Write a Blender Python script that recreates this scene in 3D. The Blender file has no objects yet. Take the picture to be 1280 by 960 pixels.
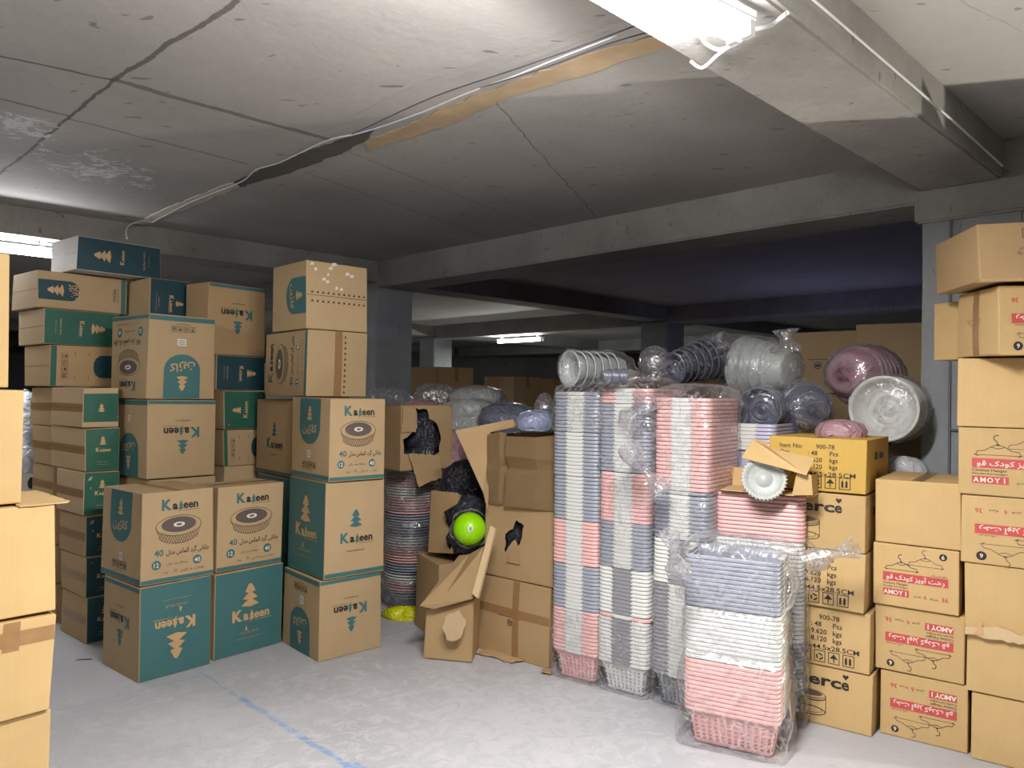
import bpy, bmesh, math, random, unicodedata
from mathutils import Vector, Matrix, noise, geometry
random.seed(7)
sc = bpy.context.scene
COL = sc.collection
PI = math.pi
R_ = math.radians

# ---------------------------------------------------------------- camera
EYE = Vector((0, 0, 1.6)); FPX = 960.0
_p, _r = R_(.66), R_(.75)
_f = Vector((0, math.cos(_p), math.sin(_p))); _u0 = Vector((0, -math.sin(_p), math.cos(_p))); _r0 = Vector((1, 0, 0))
_rt = _r0*math.cos(_r) + _u0*math.sin(_r); _up = -_r0*math.sin(_r) + _u0*math.cos(_r)
cd = bpy.data.cameras.new('camera'); cam = bpy.data.objects.new('camera', cd); COL.objects.link(cam)
M = Matrix((_rt, _up, -_f)).transposed().to_4x4(); M.translation = EYE
cam.matrix_world = M; cd.sensor_width = 36; cd.lens = 36*FPX/1280; cd.clip_end = 100; cd.clip_start = .05
sc.camera = cam
sc.view_settings.view_transform = 'Standard'; sc.view_settings.look = 'None'
sc.view_settings.exposure = 0.45; sc.view_settings.gamma = 1.0
sc.cycles.transparent_max_bounces = 24
sc.cycles.max_bounces = 7
sc.cycles.sample_clamp_indirect = 3.0
wd = bpy.data.worlds.new('world'); sc.world = wd; wd.use_nodes = True
wd.node_tree.nodes['Background'].inputs[0].default_value = (.25, .27, .55, 1)
wd.node_tree.nodes['Background'].inputs[1].default_value = .02
MAIN_W, LEFT_W, BACK_W, FAR_W, RIGHT_W = 119, 26, 12, 70, 290

def ray(px, py): return _f + _rt*((px-640)/FPX) + _up*((480-py)/FPX)
def onz(px, py, z):
    d = ray(px, py); return EYE + d*((z-EYE.z)/d.z)
def at(px, py, Y):
    d = ray(px, py); return EYE + d*(Y/d.y)
def solve(P, d, px):
    """distance t so that P+t*d is seen at pixel column px"""
    q = P-EYE; a = (px-640)/FPX
    return (a*q.dot(_f)-q.dot(_rt))/(d.dot(_rt)-a*d.dot(_f))
def atx(px, Y, z):
    P = Vector((0, Y, z)); return P+Vector((1, 0, 0))*solve(P, Vector((1, 0, 0)), px)
def zof(py, P):
    q = P-EYE; b = (480-py)/FPX; U = Vector((0, 0, 1))
    return P.z+(b*q.dot(_f)-q.dot(_up))/(U.dot(_up)-b*U.dot(_f))

# ---------------------------------------------------------------- materials
def mat(name):
    m = bpy.data.materials.new(name); m.use_nodes = True
    nt = m.node_tree; return m, nt, nt.nodes, nt.links, nt.nodes['Principled BSDF']
def N(nt, t, **k):
    n = nt.nodes.new(t)
    for a, b in k.items():
        if a.startswith('i_'):
            key = a[2:]; key = int(key) if key.isdigit() else key.replace('_', ' ')
            n.inputs[key].default_value = b
        else: setattr(n, a, b)
    return n
def math_(nt, op, a, b=None, c=None, clamp=False):
    n = nt.nodes.new('ShaderNodeMath'); n.operation = op; n.use_clamp = clamp
    for i, v in enumerate((a, b, c)):
        if v is None: continue
        if isinstance(v, (int, float)): n.inputs[i].default_value = v
        else: nt.links.new(v, n.inputs[i])
    return n.outputs[0]
def mix(nt, fac, a, b):
    n = nt.nodes.new('ShaderNodeMix'); n.data_type = 'RGBA'
    for i, v in ((0, fac), (6, a), (7, b)):
        if isinstance(v, (int, float)): n.inputs[i].default_value = v
        elif isinstance(v, tuple): n.inputs[i].default_value = (*v, 1)
        else: nt.links.new(v, n.inputs[i])
    return n.outputs[2]
def srgb(h):
    h = h.lstrip('#'); c = [int(h[i:i+2], 16)/255 for i in (0, 2, 4)]
    return tuple(x/12.92 if x <= .04045 else ((x+.055)/1.055)**2.4 for x in c)
def ink(name, col, rough=.55, var=.12):
    m, nt, ns, l, b = mat(name)
    tc = N(nt, 'ShaderNodeTexCoord'); nz = N(nt, 'ShaderNodeTexNoise', i_Scale=9.0, i_Detail=5.0)
    l.new(tc.outputs['Object'], nz.inputs['Vector'])
    c = mix(nt, nz.outputs[0], tuple(x*(1-var) for x in col), tuple(min(1, x*(1+var)) for x in col))
    l.new(c, b.inputs['Base Color']); b.inputs['Roughness'].default_value = rough
    return m
def cardboard(name, col):
    m, nt, ns, l, b = mat(name)
    tc = N(nt, 'ShaderNodeTexCoord')
    info = N(nt, 'ShaderNodeObjectInfo')
    nz = N(nt, 'ShaderNodeTexNoise', i_Scale=3.0, i_Detail=6.0, i_Roughness=.65); l.new(tc.outputs['Object'], nz.inputs['Vector'])
    nf = N(nt, 'ShaderNodeTexNoise', i_Scale=260.0, i_Detail=2.0); l.new(tc.outputs['Object'], nf.inputs['Vector'])
    mp = N(nt, 'ShaderNodeMapping'); mp.inputs['Scale'].default_value = (170, 170, 1.5); l.new(tc.outputs['Object'], mp.inputs[0])
    st = N(nt, 'ShaderNodeTexNoise', i_Scale=1.0, i_Detail=2.0); l.new(mp.outputs[0], st.inputs['Vector'])
    c = mix(nt, nz.outputs[0], tuple(x*.82 for x in col), tuple(x*1.12 for x in col))
    c = mix(nt, math_(nt, 'MULTIPLY', st.outputs[0], .28), c, tuple(x*.72 for x in col))
    hs = N(nt, 'ShaderNodeHueSaturation'); l.new(c, hs.inputs['Color'])
    l.new(math_(nt, 'MULTIPLY_ADD', info.outputs['Random'], .16, .92), hs.inputs['Value'])
    l.new(hs.outputs[0], b.inputs['Base Color']); b.inputs['Roughness'].default_value = .75
    b.inputs['Specular IOR Level'].default_value = .25
    bp = N(nt, 'ShaderNodeBump', i_Strength=.12, i_Distance=.002)
    l.new(math_(nt, 'ADD', st.outputs[0], nf.outputs[0]), bp.inputs['Height']); l.new(bp.outputs[0], b.inputs['Normal'])
    return m
def plastic(name, col, rough=.35, sss=0):
    m, nt, ns, l, b = mat(name)
    tc = N(nt, 'ShaderNodeTexCoord'); nz = N(nt, 'ShaderNodeTexNoise', i_Scale=14.0, i_Detail=3.0)
    l.new(tc.outputs['Object'], nz.inputs['Vector'])
    l.new(mix(nt, nz.outputs[0], tuple(x*.92 for x in col), tuple(min(1, x*1.06) for x in col)), b.inputs['Base Color'])
    b.inputs['Roughness'].default_value = rough
    return m
def film_mat(name, tint, base, haze, dens=1.0):
    m, nt, ns, l, b = mat(name); ns.remove(b); out = ns['Material Output']
    tc = N(nt, 'ShaderNodeTexCoord')
    n1 = N(nt, 'ShaderNodeTexNoise', i_Scale=9.0, i_Detail=4.0, i_Distortion=1.8); l.new(tc.outputs['Object'], n1.inputs['Vector'])
    n2 = N(nt, 'ShaderNodeTexNoise', i_Scale=26.0, i_Detail=3.0, i_Distortion=.8); l.new(tc.outputs['Object'], n2.inputs['Vector'])
    r1 = math_(nt, 'SUBTRACT', 1.0, math_(nt, 'MULTIPLY', math_(nt, 'ABSOLUTE', math_(nt, 'SUBTRACT', n1.outputs[0], .5)), 26.0), clamp=True)  # whitens ridge streaks, so crease highlights are put into the film colour
    lw = N(nt, 'ShaderNodeLayerWeight', i_Blend=.35)
    fac = math_(nt, 'ADD', math_(nt, 'MULTIPLY', r1, .4*dens), math_(nt, 'MULTIPLY', math_(nt, 'POWER', lw.outputs['Facing'], 2.0), .5))
    fac = math_(nt, 'ADD', fac, base, clamp=True)
    bp = N(nt, 'ShaderNodeBump', i_Strength=.9, i_Distance=.012)
    l.new(math_(nt, 'ADD', n1.outputs[0], math_(nt, 'MULTIPLY', n2.outputs[0], .45)), bp.inputs['Height'])
    gl = N(nt, 'ShaderNodeBsdfGlossy', i_Roughness=.16); gl.inputs['Color'].default_value = (1, 1, 1, 1); l.new(bp.outputs[0], gl.inputs['Normal'])
    df = N(nt, 'ShaderNodeBsdfDiffuse'); df.inputs['Color'].default_value = (*haze, 1)
    tl = N(nt, 'ShaderNodeBsdfTranslucent'); tl.inputs['Color'].default_value = (*haze, 1)
    a1 = N(nt, 'ShaderNodeMixShader', i_Fac=.5); l.new(df.outputs[0], a1.inputs[1]); l.new(tl.outputs[0], a1.inputs[2])
    a2 = N(nt, 'ShaderNodeMixShader', i_Fac=.45); l.new(a1.outputs[0], a2.inputs[1]); l.new(gl.outputs[0], a2.inputs[2])
    tr = N(nt, 'ShaderNodeBsdfTransparent'); tr.inputs['Color'].default_value = (*tint, 1)
    a3 = N(nt, 'ShaderNodeMixShader'); l.new(fac, a3.inputs[0]); l.new(tr.outputs[0], a3.inputs[1]); l.new(a2.outputs[0], a3.inputs[2])
    l.new(a3.outputs[0], out.inputs['Surface'])
    return m
def emit(name, col, s):
    m, nt, ns, l, b = mat(name)
    b.inputs['Emission Color'].default_value = (*col, 1); b.inputs['Emission Strength'].default_value = s
    b.inputs['Base Color'].default_value = (.9, .9, .9, 1)
    return m

CARD = {'tan': cardboard('cardboard_tan', srgb('#b39a74')), 'gold': cardboard('cardboard_gold', srgb('#c4a673')),
        'amber': cardboard('cardboard_amber', srgb('#c6a353')), 'brown': cardboard('cardboard_brown', srgb('#ac9068')),
        'pale': cardboard('cardboard_pale', srgb('#c7ae86')), 'white': cardboard('cardboard_white', srgb('#cfc8c0'))}
INK = [ink('ink_teal', srgb('#3a6867')), ink('ink_black', srgb('#28231f')), ink('ink_red', srgb('#b94a48')),
       ink('ink_white', srgb('#d9cfc0')), ink('ink_green', srgb('#1e5644')), ink('ink_bare', srgb('#bf9a6c')),
       ink('seam_dark', srgb('#3a2a1c')), ink('ink_grey', srgb('#5a4f4a')), ink('ink_navy', srgb('#133c44'))]
TEAL, BLACK, RED, WHITE, GREEN, BARE, SEAM, GREY, NAVY = range(1, 10)
def tape_mat():
    m, nt, ns, l, b = mat('packing_tape_film')
    tc = N(nt, 'ShaderNodeTexCoord'); nz = N(nt, 'ShaderNodeTexNoise', i_Scale=20.0, i_Detail=3.0); l.new(tc.outputs['Object'], nz.inputs['Vector'])
    l.new(mix(nt, nz.outputs[0], srgb('#8d6a44'), srgb('#ab8558')), b.inputs['Base Color'])
    b.inputs['Roughness'].default_value = .25; b.inputs['Alpha'].default_value = .7
    return m
TAPE = tape_mat()
LABELM = ink('paper_label', srgb('#cfcac4'))
FILM = film_mat('clear_film', (.97, .97, .98), .05, (.8, .8, .8))
FILM_HEAVY = film_mat('cloudy_film', (.9, .9, .92), .2, (.72, .73, .75), 1.3)
BLACKBAG = None
def black_bag_mat():
    m, nt, ns, l, b = mat('black_bag_film')
    tc = N(nt, 'ShaderNodeTexCoord'); n1 = N(nt, 'ShaderNodeTexNoise', i_Scale=24.0, i_Detail=4.0, i_Distortion=1.5); l.new(tc.outputs['Object'], n1.inputs['Vector'])
    bp = N(nt, 'ShaderNodeBump', i_Strength=1.0, i_Distance=.02); l.new(n1.outputs[0], bp.inputs['Height']); l.new(bp.outputs[0], b.inputs['Normal'])
    b.inputs['Base Color'].default_value = (.012, .013, .022, 1); b.inputs['Roughness'].default_value = .13
    return m
BLACKBAG = black_bag_mat()
PL = {'pink': plastic('plastic_pink', srgb('#deb0ab')), 'blue': plastic('plastic_blue_grey', srgb('#959aa4')),
      'white': plastic('plastic_white', srgb('#d2d4cf')), 'grey': plastic('plastic_grey', srgb('#8a8c90')),
      'lav': plastic('plastic_lavender', srgb('#b9b6cc')), 'slate': plastic('plastic_slate', srgb('#585c6b')),
      'lime': plastic('plastic_lime', srgb('#8fd400'), .3), 'rose': plastic('plastic_rose', srgb('#b98a96')),
      'mist': plastic('plastic_mist', srgb('#a9aea9')), 'yellow': plastic('plastic_yellow', srgb('#d3d000'), .3)}

# ---------------------------------------------------------------- object helpers
def link(name, bm, mats, parent=None, smooth=False):
    me = bpy.data.meshes.new(name); bm.to_mesh(me); bm.free()
    for m in (mats if isinstance(mats, (list, tuple)) else [mats]): me.materials.append(m)
    if smooth:
        for p in me.polygons: p.use_smooth = True
    o = bpy.data.objects.new(name, me); COL.objects.link(o); o.parent = parent
    return o
def tag(o, label, cat, group=None, kind=None):
    if label: o['label'] = label
    if cat: o['category'] = cat
    if group: o['group'] = group
    if kind: o['kind'] = kind
    return o
def thing(name, label, cat, loc=(0, 0, 0), rotz=0, group=None):
    o = bpy.data.objects.new(name, None); COL.objects.link(o); o.location = loc; o.rotation_euler = (0, 0, rotz)
    return tag(o, label, cat, group)
def slab(bm, P, U, V, W, mi=0):
    """box spanned from P by vectors U V W"""
    vs = [bm.verts.new(P+U*a+V*b+W*c) for c in (0, 1) for b in (0, 1) for a in (0, 1)]
    for q in ((0, 2, 3, 1), (4, 5, 7, 6), (0, 1, 5, 4), (2, 6, 7, 3), (0, 4, 6, 2), (1, 3, 7, 5)):
        f = bm.faces.new([vs[i] for i in q]); f.material_index = mi
def tube(bm, pts, r, n=8, mi=0, closed_ends=True):
    pts = [Vector(p) for p in pts]; rings = []
    for i, p in enumerate(pts):
        t = (pts[min(i+1, len(pts)-1)]-pts[max(i-1, 0)]).normalized()
        a = t.cross(Vector((0, 0, 1)));
        if a.length < 1e-3: a = t.cross(Vector((1, 0, 0)))
        a.normalize(); b = t.cross(a).normalized(); rr = r[i] if isinstance(r, (list, tuple)) else r
        rings.append([bm.verts.new(p+a*rr*math.cos(2*PI*k/n)+b*rr*math.sin(2*PI*k/n)) for k in range(n)])
    for A, B in zip(rings, rings[1:]):
        for k in range(n):
            f = bm.faces.new((A[k], A[(k+1) % n], B[(k+1) % n], B[k])); f.material_index = mi; f.smooth = True
    if closed_ends:
        bm.faces.new(rings[0]).material_index = mi; bm.faces.new(list(reversed(rings[-1]))).material_index = mi
def panel(bm, O, U, V, outer, holes=(), t=.004, mi=0, inner=None):
    """sheet with ragged outline and holes, thickness t behind O,U,V plane"""
    U = U.normalized(); V = V.normalized(); W = U.cross(V).normalized()
    loops = [outer]+list(holes); flat = [Vector((p[0], p[1], 0)) for lp in loops for p in lp]
    tris = geometry.tessellate_polygon([[Vector((p[0], p[1], 0)) for p in lp] for lp in loops])
    F = [bm.verts.new(O+U*p.x+V*p.y) for p in flat]; B = [bm.verts.new(O+U*p.x+V*p.y-W*t) for p in flat]
    for a, b, c in tris:
        for L, s in ((F, 1), (B, -1)):
            try: bm.faces.new((L[a], L[b], L[c])).material_index = mi
            except ValueError: pass
    i0 = 0
    for lp in loops:
        n = len(lp)
        for k in range(n):
            a, b = i0+k, i0+(k+1) % n
            try: bm.faces.new((F[a], F[b], B[b], B[a])).material_index = mi
            except ValueError: pass
        i0 += n
def ragged(pts, amp=.006, step=.02, closed=True):
    out = []; n = len(pts)
    for i in range(n if closed else n-1):
        a, b = Vector((*pts[i], 0)), Vector((*pts[(i+1) % n], 0)); L = (b-a).length; k = max(1, int(L/step))
        nn = Vector((-(b-a).y, (b-a).x, 0)).normalized() if L > 0 else Vector()
        for j in range(k):
            p = a.lerp(b, j/k)+(nn*random.uniform(-amp, amp) if j else Vector()); out.append((p.x, p.y))
    return out

# ---------------------------------------------------------------- text
_F = {}
for _c in range(0xFB50, 0xFEFD):
    _d = unicodedata.decomposition(chr(_c)).split()
    if len(_d) == 2 and _d[0] in ('<isolated>', '<final>', '<initial>', '<medial>'):
        _F.setdefault(chr(int(_d[1], 16)), {})[_d[0][1:-1]] = chr(_c)
def fa(s):
    o = []
    for i, c in enumerate(s):
        if c not in _F: o.append(c); continue
        f = _F[c]; p = i > 0 and s[i-1] in _F and 'initial' in _F[s[i-1]]; n = i+1 < len(s) and s[i+1] in _F and 'final' in _F[s[i+1]] and 'initial' in f
        o.append(f.get('medial' if p and n else 'initial' if n else 'final' if p else 'isolated', c))
    return ''.join(reversed(o))
_tc = {}
def glyphs(s, bold=0.0):
    if (s, bold) in _tc: return _tc[(s, bold)]
    cu = bpy.data.curves.new('t', 'FONT'); cu.body = s; cu.resolution_u = 2; cu.offset = bold
    o = bpy.data.objects.new('t', cu); COL.objects.link(o); bpy.context.view_layer.update()
    m = o.to_mesh(); vs = [(v.co.x, v.co.y) for v in m.vertices]; fs = [tuple(p.vertices) for p in m.polygons]
    o.to_mesh_clear(); bpy.data.objects.remove(o); bpy.data.curves.remove(cu)
    x0 = min(v[0] for v in vs); x1 = max(v[0] for v in vs)
    _tc[(s, bold)] = ([(a-x0, b) for a, b in vs], fs, x1-x0)
    return _tc[(s, bold)]

# ---------------------------------------------------------------- carton
class Box:
    def __init__(s, w, d, h, bulge=.004, warp=.004):
        s.w, s.d, s.h, s.bulge = w, d, h, bulge; s.bm = bmesh.new()
        s.c = [[Vector((random.uniform(-1, 1)*warp, random.uniform(-1, 1)*warp, random.uniform(-1, .2)*warp*(k))) for k in (0, 1)] for _ in range(4)]
        s.body()
    def body(s):
        n = 6; r = .005
        def ax(L): return [0, r]+[r+(L-2*r)*i/n for i in range(1, n)]+[L-r, L]
        X, Y, Z = ax(s.w), ax(s.d), ax(s.h); cache = {}
        def v(x, y, z):
            k = (round(x, 5), round(y, 5), round(z, 5))
            if k not in cache:
                q = Vector((min(max(x, r), s.w-r), min(max(y, r), s.d-r), min(max(z, r), s.h-r))); e = Vector((x, y, z))-q
                if e.length > 1e-6: e = e.normalized()*r
                cache[k] = s.bm.verts.new(s.warp(q+e))
            return cache[k]
        for A, B, mk in ((X, Y, lambda a, b: (a, b, 0)), (X, Y, lambda a, b: (a, b, s.h)), (X, Z, lambda a, b: (a, 0, b)),
                         (X, Z, lambda a, b: (a, s.d, b)), (Y, Z, lambda a, b: (0, a, b)), (Y, Z, lambda a, b: (s.w, a, b))):
            for i in range(len(A)-1):
                for j in range(len(B)-1):
                    s.bm.faces.new([v(*mk(A[i], B[j])), v(*mk(A[i+1], B[j])), v(*mk(A[i+1], B[j+1])), v(*mk(A[i], B[j+1]))])
        bmesh.ops.recalc_face_normals(s.bm, faces=s.bm.faces)
    def warp(s, p):
        a, b, c = p.x/s.w, p.y/s.d, p.z/s.h; ca, cb, cc = (max(0, min(1, t)) for t in (a, b, c))
        f = lambda t: 1-(2*t-1)**2
        q = Vector((p.x+s.bulge*(2*a-1)**3*f(cb)*f(cc), p.y+s.bulge*(2*b-1)**3*f(ca)*f(cc), p.z))
        for i, (wa, wb) in enumerate(((1-ca, 1-cb), (ca, 1-cb), (1-ca, cb), (ca, cb))):
            for k, wc in ((0, 1-cc), (1, cc)): q += s.c[i][k]*wa*wb*wc
        return q
    def face(s, F, u, v, off):
        if F == 'R': return Vector((u, -off, v))
        if F == 'L': return Vector((-off, s.d-u, v))
        if F == 'T': return Vector((u, v, s.h+off))
    def dims(s, F): return {'R': (s.w, s.h), 'L': (s.d, s.h), 'T': (s.w, s.d)}[F]

class Pr:
    """printing in design coordinates on one face of a carton"""
    def __init__(s, box, F, rot=0, bm=None, lift=.0):
        s.b, s.F, s.rot, s.bm = box, F, rot, bm or box.bm; s.fw, s.fh = box.dims(F); s.lift = lift
        s.W, s.H = (s.fw, s.fh) if rot in (0, 180) else (s.fh, s.fw)
    def P(s, x, y, off=.0009):
        W, H = s.fw, s.fh
        u, v = {0: (x, y), 180: (W-x, H-y), 90: (W-y, x), 270: (y, H-x)}[s.rot]
        return s.b.warp(s.b.face(s.F, u, v, off+s.lift))
    def poly(s, pts, m, off=.0009):
        vs = [s.bm.verts.new(s.P(x, y, off)) for x, y in pts]
        try: s.bm.faces.new(vs).material_index = m
        except ValueError: pass
    def rows(s, rows, m, off=.0009, n=8):
        for (y0, a0, b0), (y1, a1, b1) in zip(rows, rows[1:]):
            for i in range(n):
                t0, t1 = i/n, (i+1)/n
                s.poly([(a0+(b0-a0)*t0, y0), (a0+(b0-a0)*t1, y0), (a1+(b1-a1)*t1, y1), (a1+(b1-a1)*t0, y1)], m, off)
    def rect(s, x0, y0, x1, y1, m, off=.0009):
        n = max(1, int((y1-y0)/.06)); s.rows([(y0+(y1-y0)*i/n, x0, x1) for i in range(n+1)], m, off, max(1, int((x1-x0)/.06)))
    def frame(s, x0, y0, x1, y1, t, m):
        for q in ((x0, y0, x1, y0+t), (x0, y1-t, x1, y1), (x0, y0, x0+t, y1), (x1-t, y0, x1, y1)): s.rect(*q, m)
    def disc(s, cx, cy, rx, ry, m, off=.0009, n=20):
        s.poly([(cx+rx*math.cos(2*PI*k/n), cy+ry*math.sin(2*PI*k/n)) for k in range(n)], m, off)
    def ring(s, cx, cy, rx, ry, t, m, off=.0009, a0=0, a1=2*PI, n=28):
        for k in range(n):
            a, b = a0+(a1-a0)*k/n, a0+(a1-a0)*(k+1)/n
            s.poly([(cx+rx*math.cos(a), cy+ry*math.sin(a)), (cx+rx*math.cos(b), cy+ry*math.sin(b)),
                    (cx+(rx-t)*math.cos(b), cy+(ry-t)*math.sin(b)), (cx+(rx-t)*math.cos(a), cy+(ry-t)*math.sin(a))], m, off)
    def line(s, pts, t, m, off=.0009):
        for (a, b), (c, d) in zip(pts, pts[1:]):
            L = math.hypot(c-a, d-b) or 1; nx, ny = -(d-b)/L*t/2, (c-a)/L*t/2
            s.poly([(a+nx, b+ny), (c+nx, d+ny), (c-nx, d-ny), (a-nx, b-ny)], m, off)
    def text(s, str_, x, y, size, m, align='c', bold=0.0, off=.0012, width=None):
        vs, fs, L = glyphs(str_, bold); sx = sy = size
        if width: sx = width/L
        x -= {'c': L*sx/2, 'l': 0, 'r': L*sx}[align]
        V = [s.bm.verts.new(s.P(x+a*sx, y+b*sy, off)) for a, b in vs]
        for f in fs:
            try: s.bm.faces.new([V[i] for i in f]).material_index = m
            except ValueError: pass
        return L*sx
    def tree(s, cx, y, h, m, off=.0012):
        for k, (yy, hw) in enumerate(((0, .43), (.3, .36), (.6, .26))):
            b = y+yy*h; t = b+h*(.3 if k < 2 else .4)
            s.poly([(cx-hw*h, b+.04*h), (cx, b-.04*h), (cx+hw*h, b+.04*h), (cx+hw*h*.9, b+.08*h), (cx+hw*h*.3, t-.03*h), (cx, t), (cx-hw*h*.3, t-.03*h), (cx-hw*h*.9, b+.08*h)], m, off)
    def jtree(s, cx, y, sz, m):
        for b, hw, hh in ((0, .25, .42), (.28, .2, .52)):
            s.poly([(cx-hw*sz, y+b*sz), (cx+hw*sz, y+b*sz), (cx, y+(b+hh)*sz)], m, .0016)
    def brand(s, cx, y, sz, mK, mT, mTree):
        """K a (tree j) e e n"""
        x = cx-sz*1.58
        x += s.text('K', x, y, sz*1.25, mK, 'l', .045)+.06*sz
        x += s.text('a', x, y, sz, mT, 'l', .045)+.06*sz
        s.jtree(x+.22*sz, y-.03*sz, sz, mTree); s.line([(x+.22*sz, y), (x+.2*sz, y-.12*sz), (x+.08*sz, y-.2*sz)], .08*sz, mTree, .0016)
        x += .44*sz
        s.text('een', x, y, sz, mT, 'l', .03)
        s.line([(x, y-.17*sz), (x+1.6*sz, y-.17*sz)], .03*sz, mT)
    def icons(s, cx, y, sz, m, n=4):
        for i in range(n):
            x = cx+(i-(n-1)/2)*sz*1.25
            s.frame(x-sz/2, y, x+sz/2, y+sz*1.1, sz*.07, m)
            if i == 0: s.poly([(x-.3*sz, y+.9*sz), (x+.3*sz, y+.9*sz), (x+.05*sz, y+.5*sz), (x+.05*sz, y+.2*sz), (x+.2*sz, y+.13*sz), (x-.2*sz, y+.13*sz), (x-.05*sz, y+.2*sz), (x-.05*sz, y+.5*sz)], m, .0012)
            elif i == 1:
                for k in range(3):
                    a = k*2*PI/3+.5; s.line([(x+.3*sz*math.cos(a), y+.52*sz+.3*sz*math.sin(a)), (x+.3*sz*math.cos(a+1.4), y+.52*sz+.3*sz*math.sin(a+1.4))], sz*.14, m, .0012)
            elif i == 2: s.poly([(x-.36*sz, y+.5*sz), (x, y+.95*sz), (x+.36*sz, y+.5*sz), (x+.05*sz, y+.5*sz), (x+.05*sz, y+.15*sz), (x-.05*sz, y+.15*sz), (x-.05*sz, y+.5*sz)], m, .0012)
            else:
                for k in (-.2, .15): s.poly([(x+k*sz-.1*sz, y+.2*sz), (x+k*sz+.1*sz, y+.2*sz), (x+k*sz+.1*sz, y+.7*sz), (x+k*sz, y+.9*sz), (x+k*sz-.1*sz, y+.7*sz)], m, .0012)

def d_product(p):
    W, H = p.W, p.H; p.rect(.003, .012*H, W-.003, .055*H, TEAL)
    p.brand(.5*W, .8*H, .125*H, TEAL, BLACK, TEAL)
    cx, cy, a, b = .5*W, .615*H, .32*W, .115*H
    p.ring(cx, cy, a, b, .003, BLACK); p.disc(cx, cy+.012*H, a*.76, b*.74, GREY); p.disc(cx, cy+.012*H, a*.25, b*.24, WHITE, .0013); p.disc(cx, cy+.012*H, a*.13, b*.11, GREY, .0016)
    p.ring(cx, cy-.09*H, a*.86, b*.95, .003, BLACK, a0=PI, a1=2*PI)
    p.line([(cx-a, cy), (cx-a*.86, cy-.09*H)], .003, BLACK); p.line([(cx+a, cy), (cx+a*.86, cy-.09*H)], .003, BLACK)
    for i in range(-7, 8):
        x = cx+i*a*.11; e = math.sqrt(max(0, 1-(i*.125)**2)); y1 = cy-b*e*.98; y0 = cy-.09*H-b*.9*e
        p.line([(x-.012, y1), (x+.012, y0)], .0022, BLACK); p.line([(x+.012, y1), (x-.012, y0)], .0022, BLACK)
    p.text(fa('جانانی گرد الماس مدل'), .93*W, .305*H, .075*H, BLACK, 'r', .012, width=.6*W)
    p.text('40', .29*W, .3*H, .1*H, TEAL, 'r', .02)
    for x, t in ((.2, '12'), (.76, '40')):
        p.disc(x*W, .205*H, .062*W, .062*W, TEAL); p.text(t, x*W, .18*H, .07*H, WHITE, 'c', .01, off=.0015)
    p.text(fa('مشکله سبد رنگی'), .48*W, .19*H, .035*H, BLACK, 'c')
    p.text(fa('تعداد در هر کارتن'), .86*W, .1*H, .04*H, BLACK, 'r', width=.33*W); p.text(fa('۱۲'), .46*W, .1*H, .05*H, BLACK); p.text(fa('عدد'), .33*W, .1*H, .04*H, BLACK)
def d_logo(p, full=None, mt=TEAL, mtext=BLACK, mk=TEAL, band=True):
    W, H = p.W, p.H
    if full: p.rect(.004, .004, W-.004, H-.004, full); off = .0014
    elif band: p.rect(.003, .012*H, W-.003, .055*H, TEAL)
    if full:
        p.tree(.5*W, .56*H, .27*H, BARE, .0018); pb = Pr(p.b, p.F, p.rot, p.bm, .0008); pb.brand(.5*W, .4*H, .145*H*min(1, W/H*1.15), BARE, BARE, BARE)
        pb.text(fa('کارخانه پلاستیک'), .5*W, .24*H, .04*H, BARE); pb.tree(.45*W, .275*H, .05*H, BARE)
        pb.line([(.3*W, .18*H), (.7*W, .18*H)], .0015, BARE)
    else:
        p.tree(.5*W, .52*H, .18*H, mt); p.brand(.5*W, .36*H, .14*H*min(1, W/H*1.15), mk, mtext, mt)
        p.text('www.kajeen.com', .5*W, .26*H, .03*H, mtext)
def d_arch(p, mt=TEAL, label=True, band=True, icons=True):
    """arch standing on the bottom edge; label and handling signs above it"""
    W, H = p.W, p.H; hw = .27*W; top = .34*H
    if band: p.rect(.003, .93*H, W-.003, .985*H, TEAL)
    rows = [(.004+i*(top)/6, .5*W-hw, .5*W+hw) for i in range(7)]
    y = rows[-1][0]
    for k in range(1, 9):
        a = k/9*PI/2; rows.append((y+hw*.85*math.sin(a)*1.0, .5*W-hw*math.cos(a), .5*W+hw*math.cos(a)))
    p.rows(rows, mt, n=6)
    q = Pr(p.b, p.F, (p.rot+180) % 360, p.bm, .0006)
    q.tree(.5*W, H-.27*H, .17*H, BARE); q.text(fa('کاژین'), .5*W, H-.42*H, .13*H, BARE, 'c', .02, width=hw*1.4)
    if icons: q.icons(.5*W, .13*H, .075*W, BLACK); q.text('www.kajeen.com', .5*W, .1*H, .025*H, BLACK)
def d_spec(p, full=True):
    W, H = p.W, p.H; s = H*.118
    rowsT = [('Item No:', '900-78', ''), ('Qty', ': 48', 'Pcs'), ('G.W', '9.620', 'kgs'), ('N.W', '8.120', 'kgs')]
    for i, (a, b, c) in enumerate(rowsT):
        y = H*(.8-.125*i)
        p.text(a, .12*W, y, s, BLACK, 'l', .012); p.text(b, .5*W if c == '' else .42*W, y, s, BLACK, 'l', .012)
        if c: p.text(c, .64*W, y, s, BLACK, 'l', .012)
    p.text('57.5x44.5x28.5CM', .9*W, H*.285, s, BLACK, 'r', .012, width=.66*W)
    p.icons(.58*W, .06*H, .115*W, BLACK)
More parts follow.
